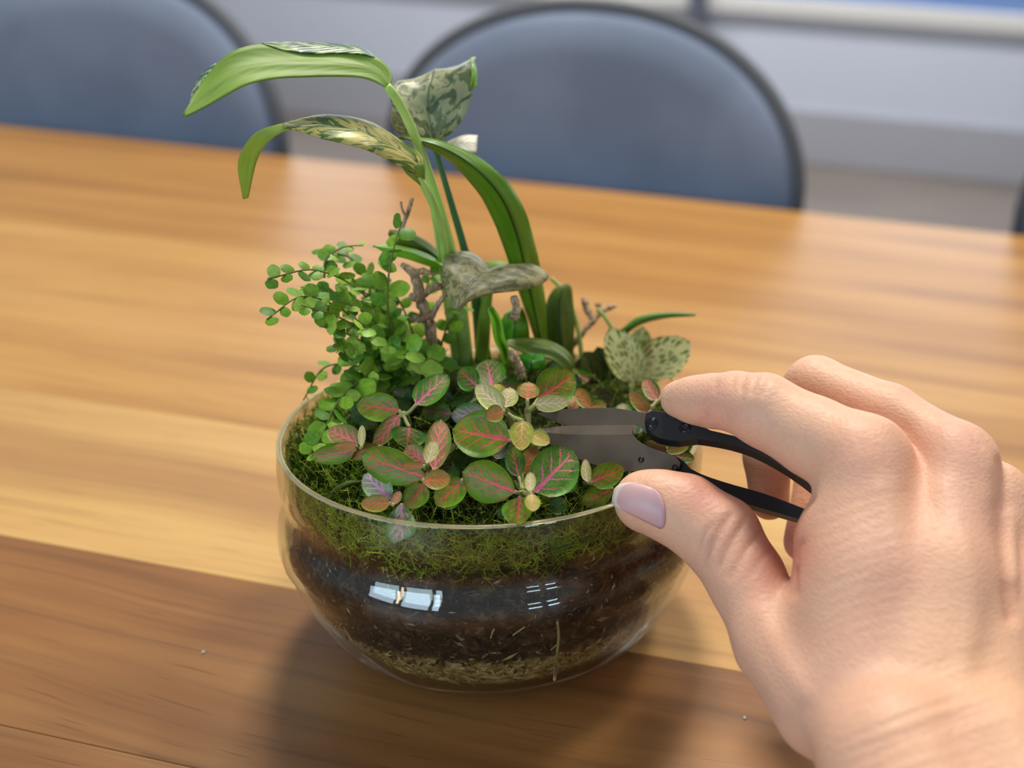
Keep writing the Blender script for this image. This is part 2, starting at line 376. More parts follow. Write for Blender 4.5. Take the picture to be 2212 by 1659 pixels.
chair(-0.683, 'slate blue upholstered dining chair behind the tabletop at the far left')
chair(-0.197, 'slate blue rounded dining chair behind the plants, middle of the three chairs')
chair(0.362, 'slate blue dining chair cut off at the right edge behind the table')

# ================================================================== glass bowl
ZR = 0.0677
outer = [(0.0, 0.0022), (0.020, 0.0012), (0.0275, 0.0), (0.0325, 0.0006)]
for z in np.linspace(0.0025, 0.034, 14):
    sq = 1 - z/0.0483; outer.append((0.0334 + (0.0291)*(max(0, 1 - sq**1.95))**(1/1.95), z))
outer += [(0.06250, 0.0365), (0.06262, 0.0388), (0.06255, 0.0408), (0.06225, 0.0428), (0.06165, 0.0445), (0.06085, 0.0461), (0.06005, 0.0476), (0.05948, 0.0491), (0.05928, 0.0506), (0.05940, 0.0524), (0.05995, 0.0542), (0.06065, 0.0562), (0.06075, 0.0590), (0.0605, 0.0625), (0.0601, 0.0655), (0.0600, 0.0672)]
TK = 0.0017
inner = []
for r, z in outer[3:]:
    sl = min(1.0, z/0.03); inner.append((r - TK*(0.75 + 0.35*sl), z + 0.003*(1 - sl)))
inner = inner[:-1] + [(0.0600 - TK, 0.0672)]
def wallr(z):   # inner face radius at height z
    return float(np.interp(z, [p[1] for p in inner], [p[0] for p in inner]))
clear = glass('clear_glass', (0.93, 0.95, 0.90, 1))
prof = outer + [(0.0597, 0.0676), (0.0590, 0.0679), (0.0585, 0.0676)] + inner[::-1] + [(0.0, inner[0][1])]
v, f = lathe(prof, 128); v[:, 2] += TZ + 0.0004
bowl = tag(put('glass_bowl', mesh('glass_bowl', v, f, mats=[clear])), 'round clear glass bowl with a grooved collar holding soil, moss and plants', 'bowl')
rimm = Mat('glass_rim_edge', Base_Color=S(236, 224, 176), Roughness=0.15, Transmission_Weight=0.72, IOR=1.45, Specular_IOR_Level=0.5)
t = np.linspace(0, 2*np.pi, 129); V = []
v, f = lathe([(0.0592 + 0.00078*math.cos(a), ZR + 0.0001 + 0.00050*math.sin(a)) for a in np.linspace(0, 2*math.pi, 11)], 128); v[:, 2] += TZ
put('rim', mesh('rim', v, f, mats=[rimm.m]), bowl)

# ------------------------------------------------------------------ soil in layers
def nz3(p, s, seed=0.0):
    from mathutils import noise
    return np.array([noise.noise(Vector(q)*s + Vector((seed, seed*2, 0))) for q in p])
soilm = Mat('damp_soil', Roughness=0.75, Specular_IOR_Level=0.25)
so = soilm.obj(); sx = soilm.t.nodes.new('ShaderNodeSeparateXYZ'); soilm.lk(so, sx.inputs[0])
n1 = soilm.noise(so, 260.0, 5, 0.65); n2 = soilm.noise(so, 70.0, 4); n3 = soilm.noise(so, 620.0, 3)
zz = soilm.ma('ADD', sx.outputs[2], soilm.ma('MULTIPLY', soilm.ma('SUBTRACT', n2, 0.5), 0.014))
cD = soilm.ramp(n1, (0.36, S(18, 12, 10)), (0.52, S(56, 40, 30)), (0.68, S(112, 88, 68)))
cL = soilm.ramp(n1, (0.32, S(110, 80, 42)), (0.5, S(176, 144, 88)), (0.66, S(226, 202, 152)))
cD = soilm.mix(soilm.sm(n3, 0.70, 0.76), cD, S(140, 118, 98))
soilm.set('Base Color', soilm.mix(soilm.sm(zz, TZ + 0.0205, TZ + 0.0255), cL, cD)); soilm.bump(n1, 0.8, 0.003)
zs = np.r_[[0.0034], np.linspace(0.004, 0.0565, 46)]
gap = lambda z: 0.0009 + 0.0028*max(0.0, 1 - z/0.026)**1.3
prof = [(0.0, 0.0034)] + [(wallr(z) - gap(z), z) for z in zs] + [(0.045, 0.058), (0.0, 0.060)]
v, f = lathe(prof, 160); rr = np.hypot(v[:, 0], v[:, 1]); k = 1 - (np.abs(nz3(v, 300.0))*0.0016)/np.maximum(rr, 0.01); v[:, 0] *= k; v[:, 1] *= k; v[:, 2] += TZ
so_ = put('potting_soil', mesh('potting_soil', v, f, mats=[soilm.m])); tag(so_, 'dark crumbly potting soil over a tan fibre layer inside the glass bowl', 'soil', None, 'stuff')
# crumbs and fibres pressed against the glass
V, Fq, Cc = [], [], []
for i in range(6000):
    z = rng.uniform(0.004, 0.054); an = rng.uniform(0, 2*np.pi); r = wallr(z) - gap(z) + 0.0002
    pale = z + rng.normal(0, 0.003) < 0.0228
    s = rng.uniform(0.0002, 0.0007)*(1.0 if rng.random() < 0.95 else 1.8); L = s*rng.uniform(1.0, 2.6 if not pale else 4.5)
    c = np.array([r*math.cos(an), r*math.sin(an), z + TZ]); nrm = np.array([math.cos(an), math.sin(an), 0]); tn = np.array([-math.sin(an), math.cos(an), 0])
    ro = rng.normal(0, 1.0 if not pale else 0.5); a = tn*math.cos(ro) + np.array([0, 0, 1])*math.sin(ro); b = np.cross(nrm, a)
    o = len(V)
    for q in (a*L, b*s*0.6, -a*L, -b*s*0.6, nrm*0.0004, -nrm*0.0004): V.append(c + q + rng.normal(0, s*0.15, 3))
    Fq += [(o+i_, o+(i_+1) % 4, o+4) for i_ in range(4)] + [(o+(i_+1) % 4, o+i_, o+5) for i_ in range(4)]
    b_ = rng.random()
    colr = np.array(S(186, 154, 102)[:3])*rng.uniform(0.35, 1.3) if pale else np.array(S(62, 46, 36)[:3])*rng.uniform(0.3, 2.6) if b_ < 0.90 else np.array(S(156, 138, 122)[:3])*rng.uniform(0.6, 1.1)
    Cc += [colr]*6
so2 = put('soil_crumbs', mesh('soil_crumbs', V, Fq, smooth=False, mats=[tinted('soil_crumb_tint')], col=Cc), so_); so2['kind'] = 'stuff'

# ------------------------------------------------------------------ moss
def zm(x, y):
    r2 = (x*x + y*y)/0.058**2
    return TZ + ZR - 0.0055 + 0.0125*(1 - np.minimum(r2, 1.0))
MR = 0.0572
bedm = Mat('moss_bed', Roughness=0.9, Specular_IOR_Level=0.1); bo = bedm.obj()
bn = bedm.noise(bo, 240.0, 5, 0.7); bn2 = bedm.noise(bo, 45.0, 3)
bedm.set('Base Color', bedm.mix(bedm.sm(bn2, 0.35, 0.65), bedm.ramp(bn, (0.3, S(14, 18, 5)), (0.55, S(44, 56, 10)), (0.75, S(100, 116, 26))), bedm.ramp(bn, (0.35, S(18, 14, 8)), (0.7, S(52, 54, 18)))))
bedm.bump(bn, 1.0, 0.004)
prof = [(wallr(z) - 0.0011, z) for z in np.linspace(0.0535, 0.0622, 8)]
prof = [(r, z + TZ) for r, z in prof] + [(r, float(zm(r, 0))) for r in np.linspace(MR - 0.001, 0.0, 16)]
v, f = lathe(prof, 120); v += (nz3(v, 190.0)*0.0011)[:, None]*np.array([0.6, 0.6, 1.0])
lo = v[:, 2] < TZ + 0.0625; rr = np.hypot(v[:, 0], v[:, 1]); kk = np.minimum(1, (0.0572)/np.maximum(rr, 1e-6)); v[:, 0] *= kk; v[:, 1] *= kk
low = (v[:, 2] < TZ + 0.058); v[low, 2] += (nz3(v[low]*[1, 1, 0], 90.0)*0.004)
mo = put('moss', mesh('moss', v, f, mats=[bedm.m])); tag(mo, 'bright green feathery moss covering the soil inside the glass bowl', 'moss', None, 'stuff')
def strands(N, wall):
    V, Fq, Cc = [], [], []
    for i in range(N):
        an = rng.uniform(0, 2*np.pi)
        if wall:
            z = TZ + 0.052 + 0.0135*rng.random()**0.8; r = wallr(z - TZ) - 0.0009
            c = np.array([r*math.cos(an), r*math.sin(an), z]); nrm = np.array([math.cos(an), math.sin(an), 0]); tn = np.array([-math.sin(an), math.cos(an), 0])
            ro = rng.uniform(0, 2*np.pi); d = tn*math.cos(ro)*0.8 + np.array([0, 0, 1])*(math.sin(ro)*0.8 + 0.35); sidev = unit(np.cross(nrm, d)); L = rng.uniform(0.002, 0.0055); cur = rng.normal(0, 1.3)
        else:
            r = MR*math.sqrt(rng.random()) if rng.random() < 0.6 else MR*rng.uniform(0.78, 0.995)
            x, y = r*math.cos(an), r*math.sin(an); c = np.array([x, y, float(zm(x, y)) - 0.0008])
            d = unit(np.array([rng.normal(0, 0.75), rng.normal(0, 0.75), rng.uniform(0.15, 1.0)])); L = rng.uniform(0.003, 0.0085)
            nrm = unit(rng.normal(0, 1, 3)); sidev = unit(np.cross(nrm, d)); cur = rng.normal(0, 0.6)
        d = unit(d); w_ = rng.uniform(0.00012, 0.00026); K = 5; pts = []
        for k in range(K):
            t_ = k/(K-1); p = c + d*L*t_ + sidev*cur*L*0.5*t_*t_
            rr_ = math.hypot(p[0], p[1]); lim = wallr(max(0.04, min(ZR, p[2] - TZ))) - 0.0004
            if rr_ > lim: p[:2] *= lim/rr_
            pts.append(p)
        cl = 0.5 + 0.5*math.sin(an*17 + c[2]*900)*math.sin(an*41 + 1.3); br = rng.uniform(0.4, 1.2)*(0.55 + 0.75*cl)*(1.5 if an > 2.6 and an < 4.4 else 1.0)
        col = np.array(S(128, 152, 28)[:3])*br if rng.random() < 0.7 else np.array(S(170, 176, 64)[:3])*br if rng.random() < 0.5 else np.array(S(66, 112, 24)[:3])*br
        o = len(V)
        for k, p in enumerate(pts):
            ww = w_*(1 - 0.6*k/(K-1)); V.append(p + sidev*ww); V.append(p - sidev*ww)
        for k in range(K-1): Fq.append((o+2*k, o+2*k+1, o+2*k+3, o+2*k+2))
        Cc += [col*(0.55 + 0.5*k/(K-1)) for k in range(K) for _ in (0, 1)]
        nb = 7
        for k in range(nb):                                             # tiny side leaves
            t_ = 0.2 + 0.8*k/nb; i0 = min(int(t_*(K-1)), K-2); p = pts[i0] + (pts[i0+1] - pts[i0])*(t_*(K-1) - i0)
            sd = sidev*(1 if k % 2 else -1); bl = rng.uniform(0.0007, 0.0015)
            o = len(V); e = p + unit(sd + d*0.9 + rng.normal(0, 0.3, 3))*bl
            rr_ = math.hypot(e[0], e[1]); lim = wallr(max(0.04, min(ZR, e[2] - TZ))) - 0.0003
            if rr_ > lim: e[:2] *= lim/rr_
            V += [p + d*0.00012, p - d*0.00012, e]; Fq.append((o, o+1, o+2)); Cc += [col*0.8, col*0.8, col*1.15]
    return V, Fq, Cc
mt_ = tinted('moss_tint', 0.6, 0.3)
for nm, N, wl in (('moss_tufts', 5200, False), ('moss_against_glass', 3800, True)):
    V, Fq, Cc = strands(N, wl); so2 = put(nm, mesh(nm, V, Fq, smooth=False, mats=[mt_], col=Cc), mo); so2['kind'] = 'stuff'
def MD(px, py, h=0.0):           # point h above the moss mound seen at that pixel
    z = TZ + ZR
    for _ in range(25):
        p = PZ(px, py, z); z = 0.5*z + 0.5*(float(zm(p[0], p[1])) + h)
    return PZ(px, py, z)

# ------------------------------------------------------------------ loft leaf: three rails (left edge, midrib, right edge)
def loft(Lr, Mr, Rr, n=28, m=5, bulge=0.0, thick=0.0004, wav=0.0):
    Lr, Mr, Rr = (spline(a, n) for a in (Lr, Mr, Rr))
    V, uv = [], []
    for i in range(n):
        for j in range(-m, m+1):
            k = abs(j)/m; e = Lr[i] if j < 0 else Rr[i]; p = Mr[i]*(1-k) + e*k
            t_ = Mr[min(i+1, n-1)] - Mr[max(i-1, 0)]; nn = unit(np.cross(t_, Rr[i] - Lr[i]))
            p = p + nn*(bulge*np.linalg.norm(Rr[i] - Lr[i])*math.sin(k*math.pi)) + nn*wav*math.sin(i*0.9 + j)*k
            V.append(p); uv.append((i/(n-1), 0.5 + 0.5*j/m))
    V = np.array(V); W = 2*m+1; f = []
    for i in range(n-1):
        for j in range(W-1): f.append((i*W+j, i*W+j+1, (i+1)*W+j+1, (i+1)*W+j))
    nr = np.zeros_like(V)
    for q in f:
        a = np.cross(V[q[2]] - V[q[0]], V[q[3]] - V[q[1]])
        for i in q: nr[i] += a
    nr /= np.linalg.norm(nr, axis=1)[:, None] + 1e-12
    tk = np.array([min(thick, 0.35*np.linalg.norm(Rr[i] - Lr[i]) + 2e-5) for i in range(n)]).repeat(W)[:, None]
    V2 = V - nr*tk; N = len(V)
    f2 = [tuple(i + N for i in q[::-1]) for q in f]; b = []
    rim_ = [j for j in range(W)] + [i*W + W-1 for i in range(1, n)] + [(n-1)*W + j for j in range(W-2, -1, -1)] + [i*W for i in range(n-2, 0, -1)]
    for a, c in zip(rim_, rim_[1:] + rim_[:1]): b.append((a, a + N, c + N, c))
    return np.concatenate([V, V2]), f + f2 + b, uv + uv, [0]*len(f) + [1]*len(f2) + [0]*len(b)
def yp(lst, dy=0.0): return [PY(a, b, c + dy) for a, b, c in lst]

VG, VD, VC = S(88, 118, 58), S(52, 84, 44), S(206, 202, 152)
m_under = greenleaf('pale_leaf_underside', S(128, 160, 62), S(106, 140, 46), 0.5, S(124, 150, 66), 3.0)
m_vary = variegated('cream_mottled_leaf', S(98, 126, 46), S(66, 100, 40), S(200, 190, 108), 0.48, 17.0, 2.0)
m_vary2 = variegated('silver_mottled_leaf', S(104, 118, 70), S(70, 92, 62), S(164, 170, 128), 0.48, 9.0, 3.4)
m_vary3 = variegated('grey_green_mottled_leaf', S(108, 108, 66), S(94, 98, 58), S(158, 152, 104), 0.47, 16.0, 6.0)
m_teal = variegated('dark_mottled_leaf', S(58, 104, 78), S(46, 88, 74), S(196, 206, 150), 0.54, 12.0, 1.0)
m_under3 = m_vary3
m_tip = greenleaf('yellow_green_leaf_tip', S(142, 168, 52), S(122, 156, 44), 0.4)
m_crm = variegated('cream_leaf', S(150, 168, 90), S(120, 150, 70), S(238, 234, 214), 0.36)
m_stem = greenleaf('pale_green_stem', S(184, 218, 124), S(158, 202, 88), 0.35, None, 6.0)
m_stem2 = greenleaf('dark_green_stem', S(64, 116, 70), S(46, 96, 48), 0.35, None, 6.0)
m_strap = greenleaf('strap_leaf_green', S(70, 112, 14), S(92, 134, 22), 0.36, S(36, 62, 12), 5.0)
m_olive = greenleaf('olive_strap_leaf', S(74, 96, 26), S(92, 112, 34), 0.4, S(46, 64, 20), 5.0)
m_lime = greenleaf('lime_leaf', S(112, 172, 34), S(134, 192, 48), 0.35, S(84, 140, 30), 4.0)

# ================================================================== tall variegated plant
base = PY(1000, 790, 0.025)
vp = thing('variegated_plant', 'tall arching plant with pale stems and cream-mottled green leaves, centre of bowl', 'plant', base)
def stem(name, pts, r, mt, par, n=24, k=10):
    P = spline(yp(pts), n); rr_ = np.interp(np.linspace(0, 1, n), np.linspace(0, 1, len(r)), r) if hasattr(r, '__len__') else r
    v, f = tube(P, rr_, k); uv = [((i//k)/(n-1), (i % k)/k) for i in range(n*k)]
    return put(name, mesh(name, v, f, uv=uv, mats=[mt]), par)
PXM = 0.30/2300           # one pixel at the plant, in metres
stem('stem', [(836, 186, .010), (862, 222, .012), (895, 292, .014), (925, 375, .016), (950, 455, .018), (972, 540, .020), (992, 640, .023), (1008, 786, .025)], [9*PXM, 10*PXM, 12*PXM, 15*PXM, 17*PXM], m_stem, vp)
stem('stem', [(893, 372, .006), (915, 400, .008), (940, 455, .012), (958, 530, .016), (972, 640, .022), (988, 786, .026)], [8*PXM, 9*PXM, 9*PXM, 11*PXM], m_stem, vp)
stem('stem', [(938, 312, .030), (955, 372, .030), (975, 440, .030), (1005, 545, .030), (1030, 650, .030), (1045, 780, .030)], [6*PXM, 7*PXM, 9*PXM, 14*PXM, 20*PXM], m_stem2, vp)
stem('stem', [(1062, 600, .028), (1050, 660, .028), (1040, 780, .028)], [8*PXM, 15*PXM, 18*PXM], greenleaf('mid_green_stem', S(140, 170, 56), S(116, 148, 44), 0.4), vp)
stem('stem', [(930, 430, .024), (945, 520, .024), (962, 640, .026), (985, 780, .027)], [4*PXM, 6*PXM, 9*PXM], m_stem, vp)
def leaf3(name, L, M_, R, mats, par, **kw):
    v, f, uv, mi = loft(yp(L), yp(M_), yp(R), **kw)
    return put(name, mesh(name, v, f, uv=uv, mats=mats, mi=mi), par)
# top leaf: its pale underside faces the lens, the mottled upper face shows where the far edge rolls over
leaf3('leaf', [(840, 190, .010), (790, 168, .010), (735, 163, .008), (660, 164, .004), (590, 168, .000), (530, 182, -.004), (470, 214, -.008), (430, 236, -.011), (395, 252, -.013)],
      [(838, 186, .010), (812, 152, .013), (745, 138, .012), (665, 135, .009), (590, 136, .005), (525, 146, .001), (468, 176, -.004), (428, 212, -.008), (394, 252, -.013)],
      [(842, 186, .010), (846, 158, .013), (815, 124, .016), (745, 112, .016), (660, 110, .014), (575, 95, .010), (500, 112, .004), (440, 172, -.002), (395, 250, -.013)],
      [m_under, m_teal], vp, bulge=0.04, n=40)
leaf3('leaf_fold', [(812, 124, .016), (780, 116, .0155), (740, 114, .015), (690, 115, .0135), (640, 112, .012), (600, 104, .0105), (565, 93, .0095)],
      [(812, 122, .017), (780, 108, .018), (740, 103, .018), (690, 101, .0165), (640, 98, .015), (600, 95, .013), (565, 92, .010)],
      [(810, 121, .018), (780, 101, .022), (740, 94, .022), (690, 91, .021), (640, 90, .019), (600, 90, .016), (565, 91, .011)],
      [m_teal, m_teal], vp, n=24, thick=0.0002)
leaf3('leaf_fold', [(470, 142, .002), (452, 168, -.001), (432, 200, -.005), (412, 230, -.009)], [(468, 138, .003), (446, 160, .001), (425, 190, -.003), (410, 228, -.009)],
      [(466, 136, .004), (438, 156, .004), (417, 188, 0), (408, 228, -.009)], [m_teal, m_teal], vp, n=16, thick=0.0002)
# second leaf: mottled upper face, tip drooping behind
leaf3('leaf', [(918, 400, .008), (890, 375, .004), (845, 348, .000), (790, 322, -.003), (740, 308, -.004), (690, 296, -.003), (655, 284, .000), (632, 278, .002), (612, 271, .004)],
      [(915, 398, .010), (900, 350, .006), (850, 316, .004), (795, 288, .003), (745, 276, .003), (695, 268, .005), (658, 270, .006), (634, 271, .007), (611, 270, .008)],
      [(920, 396, .012), (912, 338, .012), (862, 300, .012), (812, 268, .012), (760, 252, .013), (700, 247, .014), (658, 254, .013), (634, 261, .012), (611, 268, .011)],
      [m_vary, m_under], vp, bulge=-0.05, n=44)
leaf3('leaf_tip', [(640, 277, .003), (612, 282, .005), (576, 308, .012), (552, 350, .020), (534, 428, .026)], [(640, 272, .006), (606, 275, .008), (562, 300, .015), (534, 348, .023), (529, 430, .027)], [(640, 266, .009), (602, 268, .011), (546, 292, .018), (514, 350, .026), (524, 430, .028)], [m_tip, m_tip], vp, n=24)
leaf3('leaf_base', [(868, 362, .003), (880, 378, .004), (902, 396, .006), (922, 412, .010)], [(880, 358, .0035), (895, 376, .005), (910, 392, .007), (924, 411, .010)], [(914, 352, .006), (917, 372, .006), (917, 392, .008), (926, 410, .010)], [m_under, m_under], vp, n=12, thick=0.0002)
# third leaf: broad mottled blade behind the stem, folded back at the top
leaf3('leaf', [(936, 312, .030), (905, 292, .026), (872, 262, .026), (848, 228, .028), (845, 196, .032), (856, 178, .036), (862, 174, .046)],
      [(940, 312, .030), (932, 280, .030), (925, 238, .032), (925, 200, .034), (932, 170, .038), (938, 150, .044), (945, 150, .058)],
      [(944, 312, .030), (965, 296, .028), (992, 266, .026), (1012, 226, .026), (1020, 186, .028), (1022, 140, .032), (1026, 122, .042)],
      [m_vary2, m_under], vp, n=30, bulge=0.03)
leaf3('leaf_fold', [(1016, 190, .0275), (1020, 160, .029), (1018, 124, .034)], [(1024, 189, .029), (1027, 158, .031), (1021, 123, .036)], [(1031, 188, .033), (1031, 155, .036), (1023, 123, .040)], [m_lime, m_lime], vp, n=12, thick=0.0002)
leaf3('leaf', [(930, 322, .040), (895, 308, .041), (862, 292, .042), (845, 262, .044)], [(930, 318, .040), (897, 292, .042), (866, 268, .044), (846, 240, .046)], [(930, 312, .041), (902, 276, .043), (872, 246, .046), (850, 226, .048)], [m_vary3, m_under], vp, n=16)
leaf3('leaf', [(958, 322, .034), (980, 326, .032), (1005, 330, .032), (1028, 330, .034)], [(956, 318, .034), (980, 312, .034), (1006, 310, .035), (1030, 312, .036)], [(958, 312, .034), (980, 302, .037), (1004, 294, .039), (1032, 294, .039)], [m_crm, m_crm], vp, n=16)
# low grey-green leaf draped in front
leaf3('leaf', [(1052, 578, .016), (1035, 558, .020), (1010, 546, .020), (980, 548, .017), (962, 562, .012), (956, 585, .007), (960, 620, .003), (972, 650, -.001), (983, 668, -.003)],
      [(1056, 584, .014), (1046, 590, .011), (1036, 597, .008), (1026, 605, .006), (1017, 614, .004), (1008, 625, .002), (1000, 640, .000), (992, 656, -.002), (984, 669, -.003)],
      [(1054, 586, .015), (1105, 572, .019), (1150, 573, .020), (1184, 596, .019), (1166, 616, .014), (1115, 628, .009), (1060, 634, .004), (1015, 648, .000), (985, 670, -.003)],
      [m_under3, m_vary3], vp, n=36, m=7, bulge=0.05)
leaf3('leaf', [(1055, 600, .034), (1075, 592, .034), (1100, 596, .034)], [(1050, 582, .036), (1075, 574, .036), (1100, 580, .036)], [(1045, 568, .038), (1075, 564, .038), (1098, 568, .038)], [m_vary3, m_under], vp, n=12)
v, f = tube(spline([PD(1201, 1345, .2690), PD(1205, 1378, .2700), PD(1203, 1415, .2730), PD(1199, 1450, .2770), PD(1203, 1470, .2790)], 14), [0.0009, 0.0007, 0.0006, 0.0004]*3 + [0.0003]*2, 7)
rootm = plain('pale_root', S(150, 136, 92), 0.6)
# roots pressed against the inner glass
def onwall(px, py):
    d = ray(px, py); lo_, hi_ = 0.2, 0.33
    for t_ in np.linspace(0.22, 0.33, 1200):
        p = CAM + d*t_; z = p[2] - TZ
        if 0.003 < z < ZR and math.hypot(p[0], p[1]) < wallr(z) - 0.0002: return p
    return CAM + d*0.27
for pts, r in (([(1204, 1342), (1207, 1372), (1204, 1405), (1201, 1435), (1198, 1468)], 0.0004), ([(1108, 1372), (1122, 1362), (1134, 1354)], 0.00026), ([(1060, 1378), (1064, 1366), (1068, 1358)], 0.00026), ([(1204, 1392), (1196, 1398), (1190, 1404)], 0.0002)):
    v, f = tube(spline([onwall(*p) for p in pts], 14), r, 6); put('root', mesh('root', v, f, mats=[rootm]), vp)

# ================================================================== strap fern
sf = thing('strap_fern', 'glossy fern with long strap-shaped green leaves, right of the pale stems', 'plant', PY(1190, 800, 0.03))
leaf3('frond', [(1160, 770, .030), (1150, 720, .028), (1128, 655, .026), (1106, 590, .024), (1086, 530, .022), (1062, 470, .020), (1028, 410, .018), (980, 358, .017), (930, 322, .016), (880, 304, .016), (842, 298, .016)],
      [(1172, 770, .026), (1163, 715, .023), (1147, 640, .021), (1132, 570, .019), (1114, 500, .017), (1086, 432, .014), (1042, 378, .012), (990, 338, .012), (935, 312, .013), (885, 301, .015), (841, 297, .016)],
      [(1184, 770, .031), (1182, 700, .029), (1176, 630, .027), (1160, 545, .025), (1140, 470, .022), (1110, 410, .019), (1066, 362, .017), (1005, 324, .016), (940, 300, .016), (885, 297, .016), (840, 296, .016)],
      [m_strap, m_strap], sf, n=46, m=4, wav=0.0004)
leaf3('frond', [(1198, 800, .034), (1182, 745, .034), (1176, 690, .035), (1182, 648, .037), (1196, 624, .038), (1208, 617, .039)], [(1218, 800, .032), (1212, 745, .031), (1208, 690, .032), (1209, 650, .034), (1214, 626, .036), (1218, 614, .038)], [(1238, 800, .035), (1240, 745, .035), (1241, 690, .036), (1238, 650, .038), (1235, 622, .039), (1228, 612, .040)],
      [m_olive, m_olive], sf, n=24)
leaf3('frond', [(1236, 815, .012), (1222, 800, .010), (1190, 775, .010), (1150, 768, .010), (1112, 752, .012), (1092, 742, .014)], [(1240, 812, .014), (1228, 782, .012), (1195, 757, .012), (1155, 748, .012), (1115, 742, .014), (1092, 738, .015)], [(1243, 810, .016), (1236, 770, .017), (1202, 742, .018), (1160, 730, .018), (1120, 730, .017), (1092, 735, .016)],
      [m_olive, m_olive], sf, n=24, bulge=0.06)
leaf3('frond', [(1090, 790, .002), (1084, 762, .001), (1070, 735, .001), (1064, 700, .001), (1056, 668, .004)], [(1094, 790, .003), (1090, 758, .004), (1079, 730, .003), (1074, 698, .004), (1058, 664, .006)], [(1097, 788, .004), (1096, 752, .002), (1090, 735, .002), (1080, 690, .003), (1062, 660, .006)], [m_lime, m_lime], sf, n=20)
leaf3('frond', [(1075, 745, .022), (1076, 712, .022), (1090, 678, .024), (1112, 664, .026)], [(1110, 738, .018), (1112, 705, .018), (1116, 680, .020), (1120, 662, .024)], [(1145, 735, .022), (1142, 705, .022), (1136, 682, .024), (1128, 662, .026)], [greenleaf('bright_frond', S(62, 122, 18), S(86, 150, 30), 0.3, S(40, 90, 14)), m_strap], sf, n=16)
leaf3('frond', [(1120, 795, .008), (1115, 775, .008), (1125, 765, .010), (1150, 760, .012)], [(1148, 800, .004), (1148, 784, .005), (1154, 772, .008), (1160, 762, .012)], [(1176, 798, .008), (1178, 780, .008), (1176, 768, .010), (1168, 762, .012)], [greenleaf('deep_bright_frond', S(40, 116, 16), S(60, 142, 24), 0.28, S(30, 84, 12)), m_strap], sf, n=14)
leaf3('frond', [(958, 580, .022), (925, 575, .022), (880, 560, .022), (840, 550, .022), (806, 532, .024)], [(960, 577, .022), (928, 562, .020), (884, 546, .020), (842, 538, .021), (805, 531, .024)], [(960, 572, .024), (930, 552, .024), (890, 536, .025), (845, 528, .026), (806, 530, .025)], [m_lime, m_strap], sf, n=20)
leaf3('frond', [(960, 580, .030), (925, 562, .030), (885, 548, .030), (850, 528, .030), (838, 505, .032)], [(962, 572, .030), (930, 545, .028), (892, 522, .028), (860, 510, .029), (840, 500, .032)], [(962, 562, .032), (935, 530, .032), (900, 508, .032), (868, 498, .032), (842, 496, .033)], [m_olive, m_strap], sf, n=20)
leaf3('frond', [(1348, 725, .034), (1385, 700, .033), (1440, 686, .030), (1502, 682, .026)], [(1345, 718, .034), (1382, 692, .032), (1440, 680, .029), (1503, 681, .026)], [(1343, 712, .035), (1380, 685, .034), (1440, 676, .031), (1502, 679, .027)], [m_strap, m_strap], sf, n=20, thick=0.0003)

# ================================================================== button fern
bf = thing('button_fern', 'bushy fern with small round leaflets arching over the left side of the bowl', 'fern', PY(885, 800, 0.022))
m_lf = [greenleaf('fern_leaflet_bright', S(134, 176, 44), S(106, 158, 34), 0.46, None, 4.0), greenleaf('fern_leaflet_deep', S(94, 148, 32), S(72, 126, 26), 0.46, None, 4.0), greenleaf('fern_leaflet_light', S(164, 196, 78), S(136, 178, 54), 0.46, None, 4.0)]
m_rach = plain('fern_rachis', S(112, 124, 52), 0.5)
LM = []
for k in range(6):
    n = 20; V = [(0, 0, 0)]; uv = [(0, .5)]
    for i in range(n):
        a = -math.pi + 2*math.pi*(i + 0.5)/n; r = 0.5*(1 + 0.03*math.sin(5*a + k) + rng.normal(0, 0.02)); x = 0.5 + r*math.cos(a); y = r*math.sin(a)*(0.92 + 0.1*(k % 2)); V.append((x, y, -0.22*((x-0.45)**2 + y*y)*(1 if k % 3 else -0.6))); uv.append((x, y + .5))
    V.append((0.5, 0, 0.05)); uv.append((.5, .5))
    f = [(n+1, 1 + i, 1 + (i+1) % n) for i in range(n)]
    LM.append([mesh('leaflet', V, f, uv=uv, mats=[q]) for q in m_lf])
def frond(pts, n, size, deep=0.3, start=0.12, spread=1.0):
    P = spline(yp(pts), 40); v, f = tube(P, np.linspace(0.00042, 0.0002, 40), 5)
    fo_ = put('frond', mesh('frond', v, f, mats=[m_rach]), bf)
    for i in range(n):
        t_ = start + (1 - start)*(i + 0.5)/n; x = t_*39; a = min(int(x), 38); p = P[a] + (P[a+1] - P[a])*(x - a); tg = unit(P[min(a+1, 39)] - P[max(a-1, 0)])
        vw = unit(CAM - p); nrm = unit(vw*0.75 + np.array([0, 0, 0.75]) + rng.normal(0, 0.45, 3)); sd = unit(np.cross(nrm, tg))*(1 if i % 2 else -1)
        ax = unit(sd*spread + tg*rng.uniform(0.1, 0.6)); nrm = unit(nrm - ax*(nrm @ ax)); b = np.cross(nrm, ax)
        s = size*1.18*(1.0 - 0.30*t_)*rng.uniform(0.8, 1.2)*0.31/2300
        M = Matrix(((ax[0]*s, b[0]*s, nrm[0]*s, p[0]), (ax[1]*s, b[1]*s, nrm[1]*s, p[1]), (ax[2]*s, b[2]*s, nrm[2]*s, p[2]), (0, 0, 0, 1)))
        c = 1 if rng.random() < deep else (2 if rng.random() < 0.25 else 0)
        put('leaflet', LM[rng.integers(6)][c], fo_, M)
    return fo_
frond([(890, 800, .022), (800, 650, .012), (690, 585, .000), (578, 602, -.012)], 22, 30)
frond([(885, 800, .022), (770, 690, .010), (660, 640, -.002), (576, 690, -.012)], 20, 32)
frond([(895, 795, .030), (830, 640, .030), (760, 560, .024), (690, 545, .018)], 17, 30, 0.3, 0.2)
